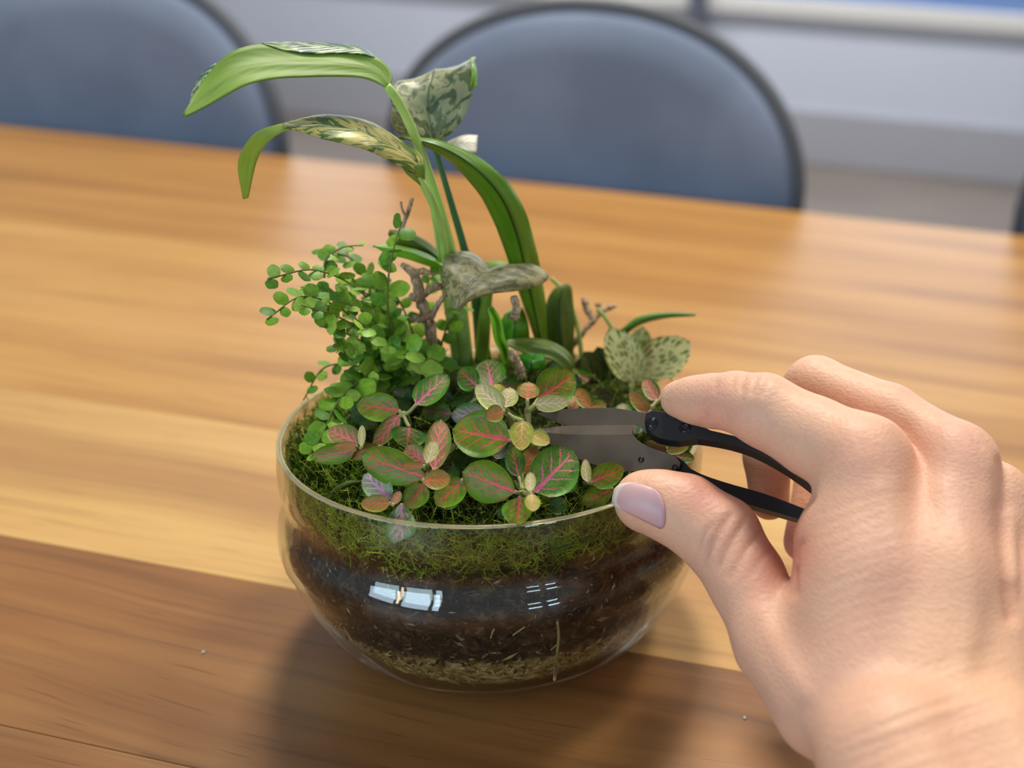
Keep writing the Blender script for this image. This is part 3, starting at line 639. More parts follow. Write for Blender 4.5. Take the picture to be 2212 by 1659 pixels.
frond([(700, 600, .016), (705, 560, .016), (740, 535, .016), (785, 530, .016)], 6, 22, 0.1, 0.1)
frond([(858, 740, .012), (840, 690, .006), (838, 610, .004), (850, 540, .004), (868, 478, .006)], 14, 38, 0.3, 0.02)
frond([(880, 800, .018), (790, 720, .006), (720, 680, -.004), (650, 660, -.010)], 16, 32)
frond([(870, 815, .016), (800, 750, .006), (735, 715, -.002), (690, 705, -.008)], 13, 32, 0.4)
frond([(865, 820, .014), (800, 790, .006), (755, 775, .000), (735, 740, -.004)], 12, 34, 0.4)
frond([(880, 800, .012), (800, 810, .000), (735, 860, -.012), (700, 930, -.020), (668, 985, -.026)], 22, 36, 0.25, 0.1)
frond([(860, 815, .018), (770, 790, .014), (700, 795, .010), (655, 865, .006)], 9, 26, 0.5, 0.25)
frond([(905, 800, .030), (860, 700, .026), (800, 640, .020), (740, 610, .016)], 16, 30)
frond([(910, 795, .028), (885, 700, .026), (840, 620, .024), (770, 590, .020)], 15, 30, 0.5)
frond([(880, 810, .010), (850, 770, .004), (810, 720, -.002), (770, 690, -.006)], 12, 36, 0.3)
frond([(870, 825, .010), (820, 815, .004), (770, 830, -.002), (730, 850, -.006)], 12, 36, 0.6)
frond([(900, 810, .010), (900, 790, .006), (925, 775, .002), (955, 790, .000)], 8, 48, 0.2, 0.1)
frond([(890, 815, .006), (870, 790, .002), (880, 765, .000), (905, 760, -.002)], 7, 46, 0.1, 0.1)
frond([(890, 800, .024), (830, 760, .018), (760, 740, .014), (720, 760, .010)], 13, 30, 0.6)
frond([(900, 790, .034), (905, 690, .036), (925, 610, .036), (945, 590, .034)], 10, 32, 0.4)
frond([(950, 800, .020), (955, 740, .020), (975, 690, .020), (1010, 655, .018)], 8, 30, 0.4)
frond([(880, 800, .026), (800, 690, .020), (730, 640, .014), (650, 620, .008)], 16, 30, 0.4)
frond([(895, 800, .020), (850, 730, .016), (825, 670, .014), (810, 600, .012)], 14, 34, 0.3)
frond([(880, 805, .014), (845, 740, .010), (805, 690, .006), (760, 660, .002), (720, 650, .000)], 15, 30, 0.3)

# ================================================================== twigs
bark = Mat('weathered_bark', Roughness=0.8); bk_ = bark.mapv(bark.obj(), (1, 1, 0.35)); bn_ = bark.noise(bk_, 900.0, 4, 0.65)
bark.set('Base Color', bark.ramp(bn_, (0.30, S(116, 88, 62)), (0.5, S(190, 160, 124)), (0.68, S(226, 204, 172)))); bark.bump(bn_, 0.7, 0.0012)
def twig(label, runs):
    o = thing('twig', label, 'twig', PY(*runs[0][0][0]), 'dry twigs stuck in the moss')
    for k, (pts, r) in enumerate(runs):
        n = 22; P = spline(yp(pts), n); P += rng.normal(0, 0.00007, P.shape); rr_ = np.interp(np.linspace(0, 1, n), np.linspace(0, 1, len(r)), r)*PXM*(1 + rng.normal(0, 0.10, n))
        v, f = tube(P, rr_, 9); put('trunk' if k == 0 else 'branch', mesh('branch', v, f, mats=[bark.m]), o)
twig('thick forked grey-brown twig standing among the round fern leaflets', [([(938, 775, .016), (932, 735, .016), (927, 695, .016), (912, 655, .016), (902, 618, .016), (893, 590, .018), (868, 572, .020)], [13, 13, 13, 14, 12, 10, 6]),
     ([(928, 692, .016), (945, 660, .014), (966, 632, .012)], [8, 6, 5]), ([(912, 640, .016), (935, 622, .014), (952, 618, .012)], [8, 8, 9]), ([(925, 690, .015), (905, 690, .012), (893, 686, .010)], [8, 7, 7]),
     ([(910, 650, .015), (898, 645, .012), (890, 640, .011)], [8, 7, 8]), ([(893, 590, .018), (915, 585, .016), (935, 592, .014)], [8, 7, 4]), ([(930, 700, .014), (929, 694, .010)], [7, 6])])
twig('thin bare twig tip rising above the fern against the table', [([(866, 500, .022), (876, 472, .022), (884, 450, .022), (891, 428, .022)], [4, 5, 5, 4]), ([(878, 470, .022), (870, 455, .022), (866, 436, .022)], [4, 3, 2])])
twig('short stubby twig in front of the strap leaves', [([(1112, 690, .010), (1116, 665, .010), (1110, 640, .010)], [9, 9, 8]), ([(1112, 685, .010), (1100, 682, .008)], [7, 6])])
twig('pale broken twig with a dark end leaning above the pink-veined leaves', [([(1128, 815, -.004), (1122, 795, -.004), (1112, 775, -.004), (1103, 754, -.004)], [9, 11, 9, 5])])
twig('blurred reddish-brown twig at the back right of the bowl', [([(1235, 750, .040), (1262, 715, .040), (1285, 690, .042), (1300, 672, .044), (1330, 660, .046)], [8, 8, 8, 8, 6]), ([(1280, 690, .042), (1268, 668, .044), (1262, 645, .046)], [8, 9, 8]), ([(1300, 674, .044), (1290, 655, .046)], [6, 8])])

# ================================================================== fittonia (mosaic plants)
def leafmesh(name, mt, shape, nx=11, ny=3):
    V, uv = [], []
    for i in range(nx):
        u = i/(nx-1); w_ = 0.5*(math.sin(math.pi*u**shape)**0.58 if 0 < u < 1 else 0.0) + (0.03 if i == 0 else 0.004)
        for j in range(-ny, ny+1):
            k = j/ny; z = 0.16*(abs(k)*w_*2)**1.5*0.5 - 0.10*u*u + 0.015*math.sin(u*22 - abs(k)*5)*abs(k)*(1-abs(k))*4
            V.append((u, k*w_, z)); uv.append((u, 0.5 + 0.5*k*(w_*2 if w_ > 0.05 else 0.1)))
    W = 2*ny+1; f = []
    for i in range(nx-1):
        for j in range(W-1): f.append((i*W+j, (i+1)*W+j, (i+1)*W+j+1, i*W+j+1))
    V = np.array(V); N = len(V); V2 = V - [0, 0, 0.02]
    f2 = [tuple(i + N for i in q[::-1]) for q in f]; b = []
    rim_ = [i*W for i in range(nx)] + [(nx-1)*W + j for j in range(1, W)] + [i*W + W-1 for i in range(nx-2, -1, -1)] + [j for j in range(W-2, 0, -1)]
    for a, c in zip(rim_, rim_[1:] + rim_[:1]): b.append((c, c + N, a + N, a))
    return mesh(name, np.concatenate([V, V2]), f + f2 + b, uv=uv + uv, mats=[mt, m_under], mi=[0]*len(f) + [1]*(len(f2) + len(b)))
FT = dict(red=fittonia('red_veined_leaf', S(78, 120, 16), S(104, 146, 28), S(220, 88, 96), S(214, 92, 60)),
          pink=fittonia('pink_veined_leaf', S(56, 112, 18), S(84, 138, 40), S(214, 104, 146), S(222, 122, 132)),
          deep=fittonia('deep_green_veined_leaf', S(42, 98, 14), S(64, 124, 26), S(206, 96, 122), S(190, 84, 62), 0.22),
          lilac=fittonia('lilac_veined_leaf', S(100, 146, 88), S(120, 160, 104), S(214, 140, 186), S(226, 168, 196), 0.42, 0.5),
          young=fittonia('young_yellow_leaf', S(142, 150, 52), S(168, 172, 70), S(226, 176, 120), S(214, 150, 92), 0.30, 0.5),
          pale=fittonia('young_cream_leaf', S(158, 164, 92), S(172, 178, 96), S(222, 204, 168), S(226, 190, 160), 0.36, 0.6),
          rust=fittonia('rust_young_leaf', S(132, 112, 36), S(128, 132, 46), S(214, 110, 80), S(206, 104, 56), 0.34, 0.5),
          rose=fittonia('rose_veined_leaf', S(112, 116, 52), S(110, 132, 54), S(224, 120, 126), S(218, 112, 110), 0.44, 0.6),
          dark=fittonia('dark_small_leaf', S(34, 74, 14), S(50, 92, 22), S(110, 76, 30), S(90, 86, 26), 0.12, 0.1))  # last kind: small leaves of a darker green
LMESH = {k: [leafmesh('leaf', m_, s_) for s_ in (0.80, 0.92, 1.05)] for k, m_ in FT.items()}
m_fst = greenleaf('fittonia_stem', S(150, 166, 92), S(168, 158, 110), 0.45)
def fit_leaf(par, b, tp, wpx, kind, h=0.010, roll=None, tilt=0.45):
    B = MD(*b, h); Tm = MD(*tp, h); db = dep(B); Tp = PD(tp[0], tp[1], db + tilt*(dep(Tm) - db))
    ax = Tp - B; L = np.linalg.norm(ax); ax = ax/L; vw = unit(CAM - (B + Tp)/2)
    nr = unit(vw - ax*(vw @ ax)); sd = np.cross(nr, ax); a = math.radians(rng.normal(0, 10) if roll is None else roll)
    nr = nr*math.cos(a) + sd*math.sin(a); sd = np.cross(nr, ax); W_ = 1.06*wpx*dep(B)/F/max(0.5, math.cos(a)); Hh = min(L, W_)
    M = Matrix([[ax[i]*L, sd[i]*W_, nr[i]*Hh, B[i]] for i in range(3)] + [[0, 0, 0, 1]])
    return put('leaf', LMESH[kind][rng.integers(3)], par, M), B
def fit_plant(label, center, root, leaves, h=0.010):
    C0 = MD(*center, h); R0 = MD(*root, -0.001)
    o = thing('fittonia', label, 'fittonia', R0, 'pink and red veined fittonias')
    v, f = tube(spline([R0, R0*0.4 + C0*0.6 + [0, 0, 0.001], C0], 8), [0.0009]*8, 7); uv = [((i//7)/7, (i % 7)/7) for i in range(56)]
    put('stem', mesh('stem', v, f, uv=uv, mats=[m_fst]), o)
    for lf in leaves:
        hh = h + (lf[4] if len(lf) > 4 else 0.0)
        lo_, B = fit_leaf(o, lf[0], lf[1], lf[2], lf[3], hh)
        v, f = tube(spline([C0 - [0, 0, 0.0005], (C0 + B)/2 - [0, 0, 0.0006], B], 5), 0.0005, 5); uv = [((i//5)/4, (i % 5)/5) for i in range(25)]
        put('petiole', mesh('petiole', v, f, uv=uv, mats=[m_fst]), o)
fit_plant('fittonia with two long leaves spread like wings above the left moss', (872, 894), (885, 925), [((862, 886), (766, 872), 60, 'red'), ((899, 874), (968, 806), 54, 'pink', .002), ((884, 922), (880, 966), 70, 'deep'), ((862, 896), (808, 966), 36, 'rose')], 0.012)
fit_plant('reddest fittonia, leftmost in the bowl beside the hanging fern frond', (776, 962), (785, 985), [((774, 958), (706, 925), 52, 'rose', .002), ((767, 972), (668, 990), 44, 'red', .001), ((772, 962), (718, 966), 18, 'rust', .004), ((781, 966), (782, 917), 16, 'pale', .004), ((822, 964), (748, 988), 32, 'rust')], 0.009)
fit_plant('large fittonia rosette left of centre with a long red-veined front leaf', (921, 1012), (930, 1040), [((918, 1030), (774, 984), 72, 'red', .002), ((938, 1016), (954, 903), 52, 'rose', .000), ((918, 998), (873, 966), 44, 'rose', .004), ((922, 1000), (940, 950), 30, 'pale', .006), ((915, 1006), (865, 1009), 22, 'rust', .006), ((914, 1038), (973, 1034), 42, 'rust', .004), ((916, 1046), (878, 1098), 50, 'red', -.002)], 0.010)
fit_plant('small lilac-pink fittonia at the front left rim of the glass', (848, 1082), (856, 1098), [((844, 1078), (784, 1022), 54, 'lilac', .001), ((842, 1087), (777, 1088), 36, 'rust', .002), ((849, 1090), (864, 1060), 20, 'rose', .003)], 0.007)
fit_plant('fittonia with the biggest broad red-veined leaf at the centre of the bowl', (1110, 948), (1108, 985), [((1100, 950), (974, 925), 98, 'red', .002), ((1098, 969), (1066, 988), 24, 'lilac', -.002), ((985, 960), (955, 975), 20, 'pale', -.004)], 0.012)
fit_plant('young cream-yellow fittonia shoot standing tallest in the centre', (1090, 884), (1125, 960), [((1087, 884), (1026, 830), 46, 'pale', .002), ((1092, 880), (1102, 834), 44, 'pale', .002), ((1088, 888), (1048, 900), 36, 'rust', .004), ((1080, 870), (1068, 826), 40, 'young', -.002), ((1128, 908), (1126, 972), 48, 'young', .006)], 0.020)
fit_plant('fittonia shoot beside the blade tip with one round red leaf behind', (1140, 884), (1140, 955), [((1139, 862), (1143, 822), 46, 'rust', .002), ((1162, 862), (1246, 806), 84, 'red', -.006), ((1155, 874), (1232, 868), 36, 'pale', .003), ((1145, 938), (1188, 956), 34, 'young', -.008)], 0.020)
fit_plant('fittonia at the front centre with a small round bud below its leaves', (1128, 1058), (1130, 1075), [((1112, 1062), (995, 1020), 84, 'red', .003), ((1155, 1062), (1244, 972), 100, 'pink', .003), ((1122, 1074), (1116, 1134), 62, 'red', .000), ((1146, 1062), (1145, 1018), 24, 'pale', .007), ((1148, 1066), (1152, 1103), 32, 'young', .007), ((1121, 1030), (1104, 962), 40, 'deep', .000), ((1128, 1022), (1160, 962), 42, 'rust', -.002), ((1112, 1040), (1085, 985), 34, 'dark', -.003)], 0.009)
fit_plant('dark fittonia with lilac veins tucked behind the cream shoot', (1052, 842), (1050, 880), [((1032, 834), (988, 798), 50, 'deep', .002), ((1064, 834), (1049, 772), 66, 'pink', .000), ((1050, 890), (974, 902), 50, 'lilac', -.006), ((1026, 850), (972, 876), 22, 'dark', -.003), ((975, 895), (934, 888), 40, 'deep', -.008)], 0.013)
fit_plant('two-leaved fittonia lying right of the long front leaf', (1000, 1040), (1000, 1062), [((1004, 1036), (940, 1090), 58, 'red', .000), ((985, 1042), (962, 1010), 40, 'dark', -.003), ((1010, 1050), (1030, 1000), 36, 'dark', -.005)], 0.009)
fit_plant('orange-tipped fittonia sprig just above the upper blade', (1268, 884), (1262, 900), [((1276, 884), (1246, 838), 32, 'rust', .003), ((1240, 886), (1234, 850), 34, 'rust', .000), ((1268, 880), (1312, 872), 34, 'red', .001), ((1262, 896), (1220, 905), 30, 'red', -.002)], 0.010)
fit_plant('orange-leaved fittonia behind the head of the snips near the fingertip', (1402, 880), (1398, 900), [((1402, 890), (1359, 844), 32, 'rust', .004), ((1412, 880), (1372, 838), 50, 'deep', -.002), ((1420, 864), (1390, 816), 34, 'rose', .001), ((1428, 856), (1442, 812), 40, 'rust', .000)], 0.012)
fit_plant('fittonia below the lower blade beside the thumb', (1278, 1040), (1262, 1050), [((1277, 1040), (1350, 1012), 52, 'red', .002), ((1324, 1056), (1258, 1088), 44, 'red', -.002), ((1268, 1040), (1264, 990), 22, 'pale', .000)], 0.008)
fit_plant('yellow and orange fittonia seen in the gap between the snips handles', (1440, 976), (1445, 985), [((1440, 976), (1394, 954), 26, 'rust', .004), ((1438, 974), (1490, 962), 24, 'young', .003), ((1452, 985), (1500, 990), 30, 'deep', .000), ((1446, 982), (1416, 1000), 30, 'red', .000)], 0.010)
# a leaf that slipped down between moss and glass, and dark filler foliage underneath
o = thing('fittonia', 'single pink fittonia leaf pressed against the inside of the front glass', 'fittonia', onwall(858, 1150), 'pink and red veined fittonias')
def gw(px, py): p = onwall(px, py); k = 1 + 0.0001/math.hypot(p[0], p[1]); return np.array([p[0]*k, p[1]*k, p[2]])
TR = TZ + ZR
v, f, uv, mi = loft([PZ(866, 1088, TR + .001), PZ(840, 1116, TR - .0008), gw(836, 1150), gw(850, 1172)], [PZ(868, 1087, TR + .002), PZ(866, 1118, TR - .0002), gw(862, 1150), gw(852, 1173)], [PZ(870, 1088, TR + .001), PZ(894, 1118, TR - .0008), gw(897, 1152), gw(855, 1173)], n=22, m=4, thick=0.0002)
uv = [(1 - a, b) for a, b in uv]
put('leaf', mesh('leaf', v, f, uv=[(0.15 + 0.85*(1 - a), b) for a, b in uv], mats=[FT['lilac'], FT['lilac']], mi=mi), o)
o = thing('fittonia', 'tangle of small dark fittonia leaves under the others', 'fittonia', MD(1000, 950, 0), 'pink and red veined fittonias')
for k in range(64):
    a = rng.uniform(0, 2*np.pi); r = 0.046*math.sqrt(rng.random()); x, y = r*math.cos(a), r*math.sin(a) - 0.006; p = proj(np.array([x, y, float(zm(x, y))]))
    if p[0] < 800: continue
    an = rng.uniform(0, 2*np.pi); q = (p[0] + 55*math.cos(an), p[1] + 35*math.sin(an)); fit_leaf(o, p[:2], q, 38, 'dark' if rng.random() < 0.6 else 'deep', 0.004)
gl_ = thing('grass_blade', 'short green grass blade bending in the moss at the front left', 'grass', MD(780, 1040, 0))
v, f, uv, mi = loft([MD(782, 1046, .003), MD(755, 1050, .004), MD(728, 1064, .003), MD(711, 1080, .001)], [MD(782, 1041, .004), MD(753, 1044, .006), MD(724, 1058, .004), MD(710, 1079, .001)], [MD(782, 1036, .004), MD(750, 1039, .005), MD(721, 1054, .004), MD(709, 1078, .001)], n=14, m=2, thick=0.0002)
put('blade', mesh('blade', v, f, uv=uv, mats=[m_olive, m_olive], mi=mi), gl_)

# white-veined fittonia at the back right
Mw = Mat('white_netted_leaf', Roughness=0.42); uvv, u, v_ = Mw.uv()
sv = Mw.ma('SUBTRACT', v_, 0.5); ang = Mw.ma('DIVIDE', sv, Mw.ma('ADD', u, 0.25)); q = Mw.n('CombineXYZ', Mw.ma('MULTIPLY', u, 6.5), Mw.ma('MULTIPLY', ang, 11.0), 0.0)
vo = Mw.n('TexVoronoi', q, feature='DISTANCE_TO_EDGE', _Scale=1.0, _Randomness=0.7)
cell = Mw.sm(vo, 0.10, 0.20); edge = Mw.sm(Mw.ma('ABSOLUTE', sv), 0.40, 0.5)
Mw.set('Base Color', Mw.mix(cell, Mw.mix(edge, S(230, 230, 156), S(158, 176, 80)), S(104, 124, 34))); Mw.bump(Mw.ma('MULTIPLY', cell, -1.0), 0.3, 0.0006)
wf = thing('white_fittonia', 'pale fittonia with white-netted leaves at the back right of the bowl', 'fittonia', PY(1375, 815, .03))
def wleaf(b, t_, wpx, mt, yb, yt, roll=0):
    B, T_ = PY(*b, yb), PY(*t_, yt); ax = T_ - B; L = np.linalg.norm(ax); ax /= L; vw = unit(CAM - B); nr = unit(vw - ax*(vw @ ax)); sd = np.cross(nr, ax); a = math.radians(roll)
    nr = nr*math.cos(a) + sd*math.sin(a); sd = np.cross(nr, ax); W_ = wpx*dep(B)/F
    put('leaf', leafmesh('leaf', mt, 0.85), wf, Matrix([[ax[i]*L, sd[i]*W_, nr[i]*W_*0.7, B[i]] for i in range(3)] + [[0, 0, 0, 1]]))
wleaf((1368, 812), (1492, 738), 96, Mw.m, .028, .030)
wleaf((1376, 822), (1318, 708), 84, Mw.m, .024, .028, -15)
wleaf((1372, 800), (1388, 705), 60, Mw.m, .040, .044, 10)
mdk = greenleaf('dark_olive_leaf', S(70, 82, 18), S(88, 98, 26), 0.5, S(48, 58, 14))  # dark olive green leaf
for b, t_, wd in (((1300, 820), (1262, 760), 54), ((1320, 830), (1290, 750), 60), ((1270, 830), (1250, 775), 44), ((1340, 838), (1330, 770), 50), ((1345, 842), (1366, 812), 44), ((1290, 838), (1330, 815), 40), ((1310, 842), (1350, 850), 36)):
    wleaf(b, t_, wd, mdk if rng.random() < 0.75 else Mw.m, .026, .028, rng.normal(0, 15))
for pts in ([(1372, 815, .03), (1350, 760, .032), (1310, 690, .036), (1290, 668, .038)], [(1260, 830, .03), (1250, 720, .036), (1225, 640, .042), (1190, 600, .046)]):
    stem('stem', pts, [6*PXM, 6*PXM, 5*PXM], greenleaf('pale_shoot', S(170, 186, 96), S(150, 170, 80)), wf)

# ================================================================== bonsai snips
A0, A1, A2 = PD(1155, 925, 0.2885), PD(1440, 925, 0.2815), PD(1660, 1080, 0.2705)
sn = unit(np.cross(A1 - A0, A2 - A0)); sn = sn if sn @ (CAM - A1) > 0 else -sn
def SP(px, py, off=0.0):
    d = ray(px, py); t_ = ((A1 + sn*off - CAM) @ sn)/(d @ sn); return CAM + d*t_
steel_b = Mat('blackened_steel', Roughness=0.45, Metallic=0.30); sb_ = steel_b.noise(steel_b.obj(), 160.0, 4)
steel_b.set('Base Color', steel_b.mix(sb_, S(90, 80, 68), S(110, 98, 84))); steel_b.set('Roughness', steel_b.ma('ADD', 0.30, steel_b.ma('MULTIPLY', sb_, 0.2))); steel_b.bump(steel_b.noise(steel_b.obj(), 900.0, 2), 0.05, 0.0003)
black = plain('black_handle_steel', S(26, 26, 29), 0.5, 0.0, 0.4)
sc = thing('bonsai_snips', 'small black bonsai thread snips held open-handled with blades in the leaves', 'snips', SP(1500, 1000))
def plate(name, poly, off, th, mt, par, bev=0.0002, shear=0.0):
    P = np.array(poly, float); n = len(P); c = P.mean(0); V = []
    ins = lambda k: c + (P - c)*k
    for o_, k in ((off - bev, 1.0), (off, 0.985), (off, 0.985)): pass
    rings = [(off, 0.988), (off - bev, 1.0), (off - th + bev, 1.0), (off - th, 0.988)]
    for ri, (o_, k) in enumerate(rings):
        for q in ins(k): V.append(SP(q[0], q[1] + (shear if ri > 1 else 0.0), o_))      # the bar leans, so its underside shows
    f = []
    for a in range(3):
        for i in range(n): j = (i+1) % n; f.append((a*n+i, (a+1)*n+i, (a+1)*n+j, a*n+j))
    f.append(tuple(range(n))); f.append(tuple(3*n + i for i in range(n))[::-1])
    me = mesh(name, V, f, smooth=False, mats=[mt])
    return put(name, me, par)
def sp2(pts, n): return spline(np.c_[np.array(pts, float), np.zeros(len(pts))], n)[:, :2].tolist()
upper = sp2([(1160, 893), (1200, 886), (1260, 881.5), (1330, 882), (1402, 893)], 18) + [(1440, 905), (1440, 935), (1396, 936), (1384, 922)] + sp2([(1376, 919), (1300, 921), (1232, 921), (1196, 910), (1162, 895)], 12)
plate('blade', upper, -0.0004, 0.0012, steel_b.m, sc)
lowerb = sp2([(1148, 931), (1185, 958), (1240, 988), (1300, 1009), (1350, 1018), (1400, 1018)], 18) + [(1440, 1016), (1467, 1012), (1471, 1000), (1462, 988)] + sp2([(1440, 978), (1412, 969), (1390, 960), (1374, 948), (1366, 934), (1369, 926)], 10) + sp2([(1366, 939), (1300, 940), (1220, 938), (1150, 930)], 8)
lb_ = plate('blade', lowerb, 0.0010, 0.0012, steel_b.m, sc)
# hollow ground bevel along the cutting edge, tipped back from the flat
bev = [(1148, 930), (1220, 938), (1300, 940), (1366, 939)]; bev2 = [(1148, 928), (1220, 920), (1300, 918), (1374, 917)]
a, b = sp2(bev, 12), sp2(bev2, 12); V = [SP(*q, 0.0010) for q in a] + [SP(*q, 0.0001) for q in b] + [SP(*q, -0.0002) for q in a] + [SP(*q, -0.0003) for q in b]; f = []
for i in range(11): f += [(i, i+1, 13+i, 12+i), (24+i, 36+i, 37+i, 25+i), (12+i, 13+i, 37+i, 36+i)]
put('bevel', mesh('bevel', V, f, smooth=False, mats=[steel_b.m]), lb_)
uh = [(1393, 908), (1396, 892), (1408, 886)] + sp2([(1440, 890), (1480, 899), (1505, 912), (1530, 928), (1580, 940), (1640, 958), (1720, 1000), (1790, 1060)], 16) + sp2([(1780, 1075), (1710, 1022), (1640, 982), (1585, 962), (1530, 951), (1500, 948), (1470, 953), (1430, 948), (1408, 938), (1396, 924)], 18)
plate('handle', uh, 0.0026, 0.0046, black, sc, 0.0006, 13.0)
lh = sp2([(1388, 985), (1396, 974), (1420, 974), (1455, 983), (1476, 996), (1494, 1014), (1530, 1030), (1580, 1046), (1650, 1066), (1720, 1092), (1790, 1120)], 18) + sp2([(1790, 1142), (1720, 1120), (1650, 1100), (1580, 1078), (1520, 1056), (1478, 1036), (1430, 1026), (1390, 1010)], 14)
plate('handle', lh, -0.0003, 0.0044, black, sc, 0.0006, 9.0)
v, f = tube(spline([SP(1785, 1068, 0), SP(1830, 1085, 0), SP(1835, 1115, 0), SP(1786, 1131, -0.001)], 16), 0.0016, 8); put('spring_bow', mesh('spring_bow', v, f, mats=[black]), sc)
def disc(name, px, py, off, r, h, mt, hole=0.5, par=None):
    c = SP(px, py, off); e1 = unit(np.cross(sn, [0, 0, 1])); e2 = np.cross(sn, e1); V = []; f = []; n = 24
    for rr_, hh in ((r*1.25, -0.0006), (r*1.22, 0.0001), (r*1.05, 0.0001), (r, -0.0003), (r*0.92, h), (r*hole, h), (r*hole*0.9, h - 0.0007), (0, h - 0.0007)):
        for k in range(n): V.append(c + (e1*math.cos(2*math.pi*k/n) + e2*math.sin(2*math.pi*k/n))*rr_*0.283/F + sn*hh)
    for a in range(7):
        for i in range(n): j = (i+1) % n; f.append((a*n+i, a*n+j, (a+1)*n+j, (a+1)*n+i))
    return put(name, mesh(name, V, f, mats=[mt]), par)
gb = plain('glossy_black_screw', S(26, 26, 30), 0.2, 0.5, 0.8)
disc('screw', 1408, 915, 0.0026, 11, 0.0002, gb, 0.5, sc); disc('screw', 1480, 924, 0.0026, 11, 0.0002, gb, 0.5, sc)
disc('rivet', 1385, 993, 0.0010, 5.5, 0.0002, gb, 0.5, sc); disc('rivet', 1458, 1010, 0.0010, 5.5, 0.0002, gb, 0.5, sc)

# ================================================================== hand
def hp(px, py, d): return np.array([(px - CX)/F*d, -(py - CY)/F*d, d])         # camera axes
def R(px, d): return px*d/F
def cone(g, a, b, ra, rb):
    ab = b - a; t_ = np.clip(((g - a) @ ab)/(ab @ ab), 0, 1)
    return np.linalg.norm(g - (a + t_[..., None]*ab), axis=-1) - (ra + (rb - ra)*t_)
def smin(a, b, k): h = np.maximum(k - np.abs(a - b), 0)/k; return np.minimum(a, b) - h*h*h*k/6
def chain(pts): return [((p[0], p[1], p[2]), (q[0], q[1], q[2]), p[3], q[3]) for p, q in zip(pts, pts[1:])]
GROUPS = [
 ('palm', 0.009, chain([(1868, 1000, .2500, 100), (1875, 1250, .2370, 118), (1850, 1560, .2200, 112)]) + chain([(2068, 1002, .2570, 84), (2030, 1260, .2380, 115), (1985, 1580, .2160, 125)])
   + chain([(2150, 1080, .2640, 74), (2130, 1300, .2450, 100), (2110, 1600, .2180, 125)]) + chain([(2190, 1200, .2720, 66), (2205, 1400, .2520, 95), (2225, 1620, .2240, 115)])
   + chain([(1822, 1175, .2480, 108), (1838, 1330, .2400, 120), (1850, 1480, .2290, 118)])
   + chain([(1930, 1640, .2090, 165), (2030, 1900, .1930, 185)]) + chain([(2130, 1640, .2110, 150), (2250, 1900, .1940, 180)])
   + chain([(1900, 1250, .2560, 100), (1950, 1500, .2380, 110)]) + chain([(2080, 1200, .2700, 80), (2080, 1500, .2420, 110)])),
 ('index', 0.0030, chain([(1868, 1000, .2500, 98), (1760, 945, .2560, 86), (1650, 886, .2620, 78), (1590, 868, .2670, 64), (1538, 866, .2720, 57), (1500, 864, .2755, 50), (1466, 862, .2785, 41)])),
 ('middle', 0.0030, chain([(2068, 1002, .2570, 84), (1920, 900, .2690, 70), (1762, 838, .2820, 68), (1700, 900, .2950, 60), (1658, 985, .2990, 52), (1662, 1080, .2960, 44)])),
 ('ring', 0.0030, chain([(2150, 1080, .2640, 74), (2010, 985, .2860, 64), (1880, 935, .3060, 60), (1770, 1030, .3120, 52), (1735, 1170, .3020, 44)])),
 ('pinky', 0.0030, chain([(2190, 1200, .2720, 66), (2060, 1120, .2980, 54), (1960, 1070, .3120, 50), (1880, 1140, .3140, 44), (1850, 1230, .3040, 38)])),
 ('thumb', 0.0050, chain([(1404, 1086, .2655, 66), (1480, 1106, .2640, 77), (1556, 1160, .2605, 84), (1612, 1250, .2550, 80), (1672, 1392, .2450, 82), (1782, 1520, .2290, 116)])
   + chain([(1385, 1078, .2650, 56), (1420, 1080, .2640, 62)])),
]
allp = [(p, r) for _, _, cs in GROUPS for a, b, ra, rb in cs for p, r in ((a, ra), (b, rb))]
H = 0.00085
lo3 = np.min([hp(*p) - R(r, p[2]) for p, r in allp], axis=0) - 0.003; hi3 = np.max([hp(*p) + R(r, p[2]) for p, r in allp], axis=0) + 0.003
hi3[0] = min(hi3[0], hp(2212, 0, 0.262)[0] + 0.022); lo3[1] = max(lo3[1], hp(0, 1659, 0.205)[1] - 0.018)
dims = np.ceil((hi3 - lo3)/H).astype(int)
gx, gy, gz = (np.arange(n)*H + l for n, l in zip(dims, lo3))
G = np.stack(np.meshgrid(gx, gy, gz, indexing='ij'), -1).astype(np.float32)
FIELD = None; fld = {}
for nm, k, cs in GROUPS:
    s_ = None
    for a, b, ra, rb in cs:
        d_ = cone(G, hp(*a).astype(np.float32), hp(*b).astype(np.float32), R(ra, a[2]), R(rb, b[2]))
        s_ = d_ if s_ is None else smin(s_, d_, k)
    fld[nm] = s_
D_ = smin(fld['palm'], fld['thumb'], 0.007)
fing = smin(smin(fld['index'], fld['middle'], 0.0012), smin(fld['ring'], fld['pinky'], 0.0012), 0.0012)
D_ = smin(D_, fing, 0.006)
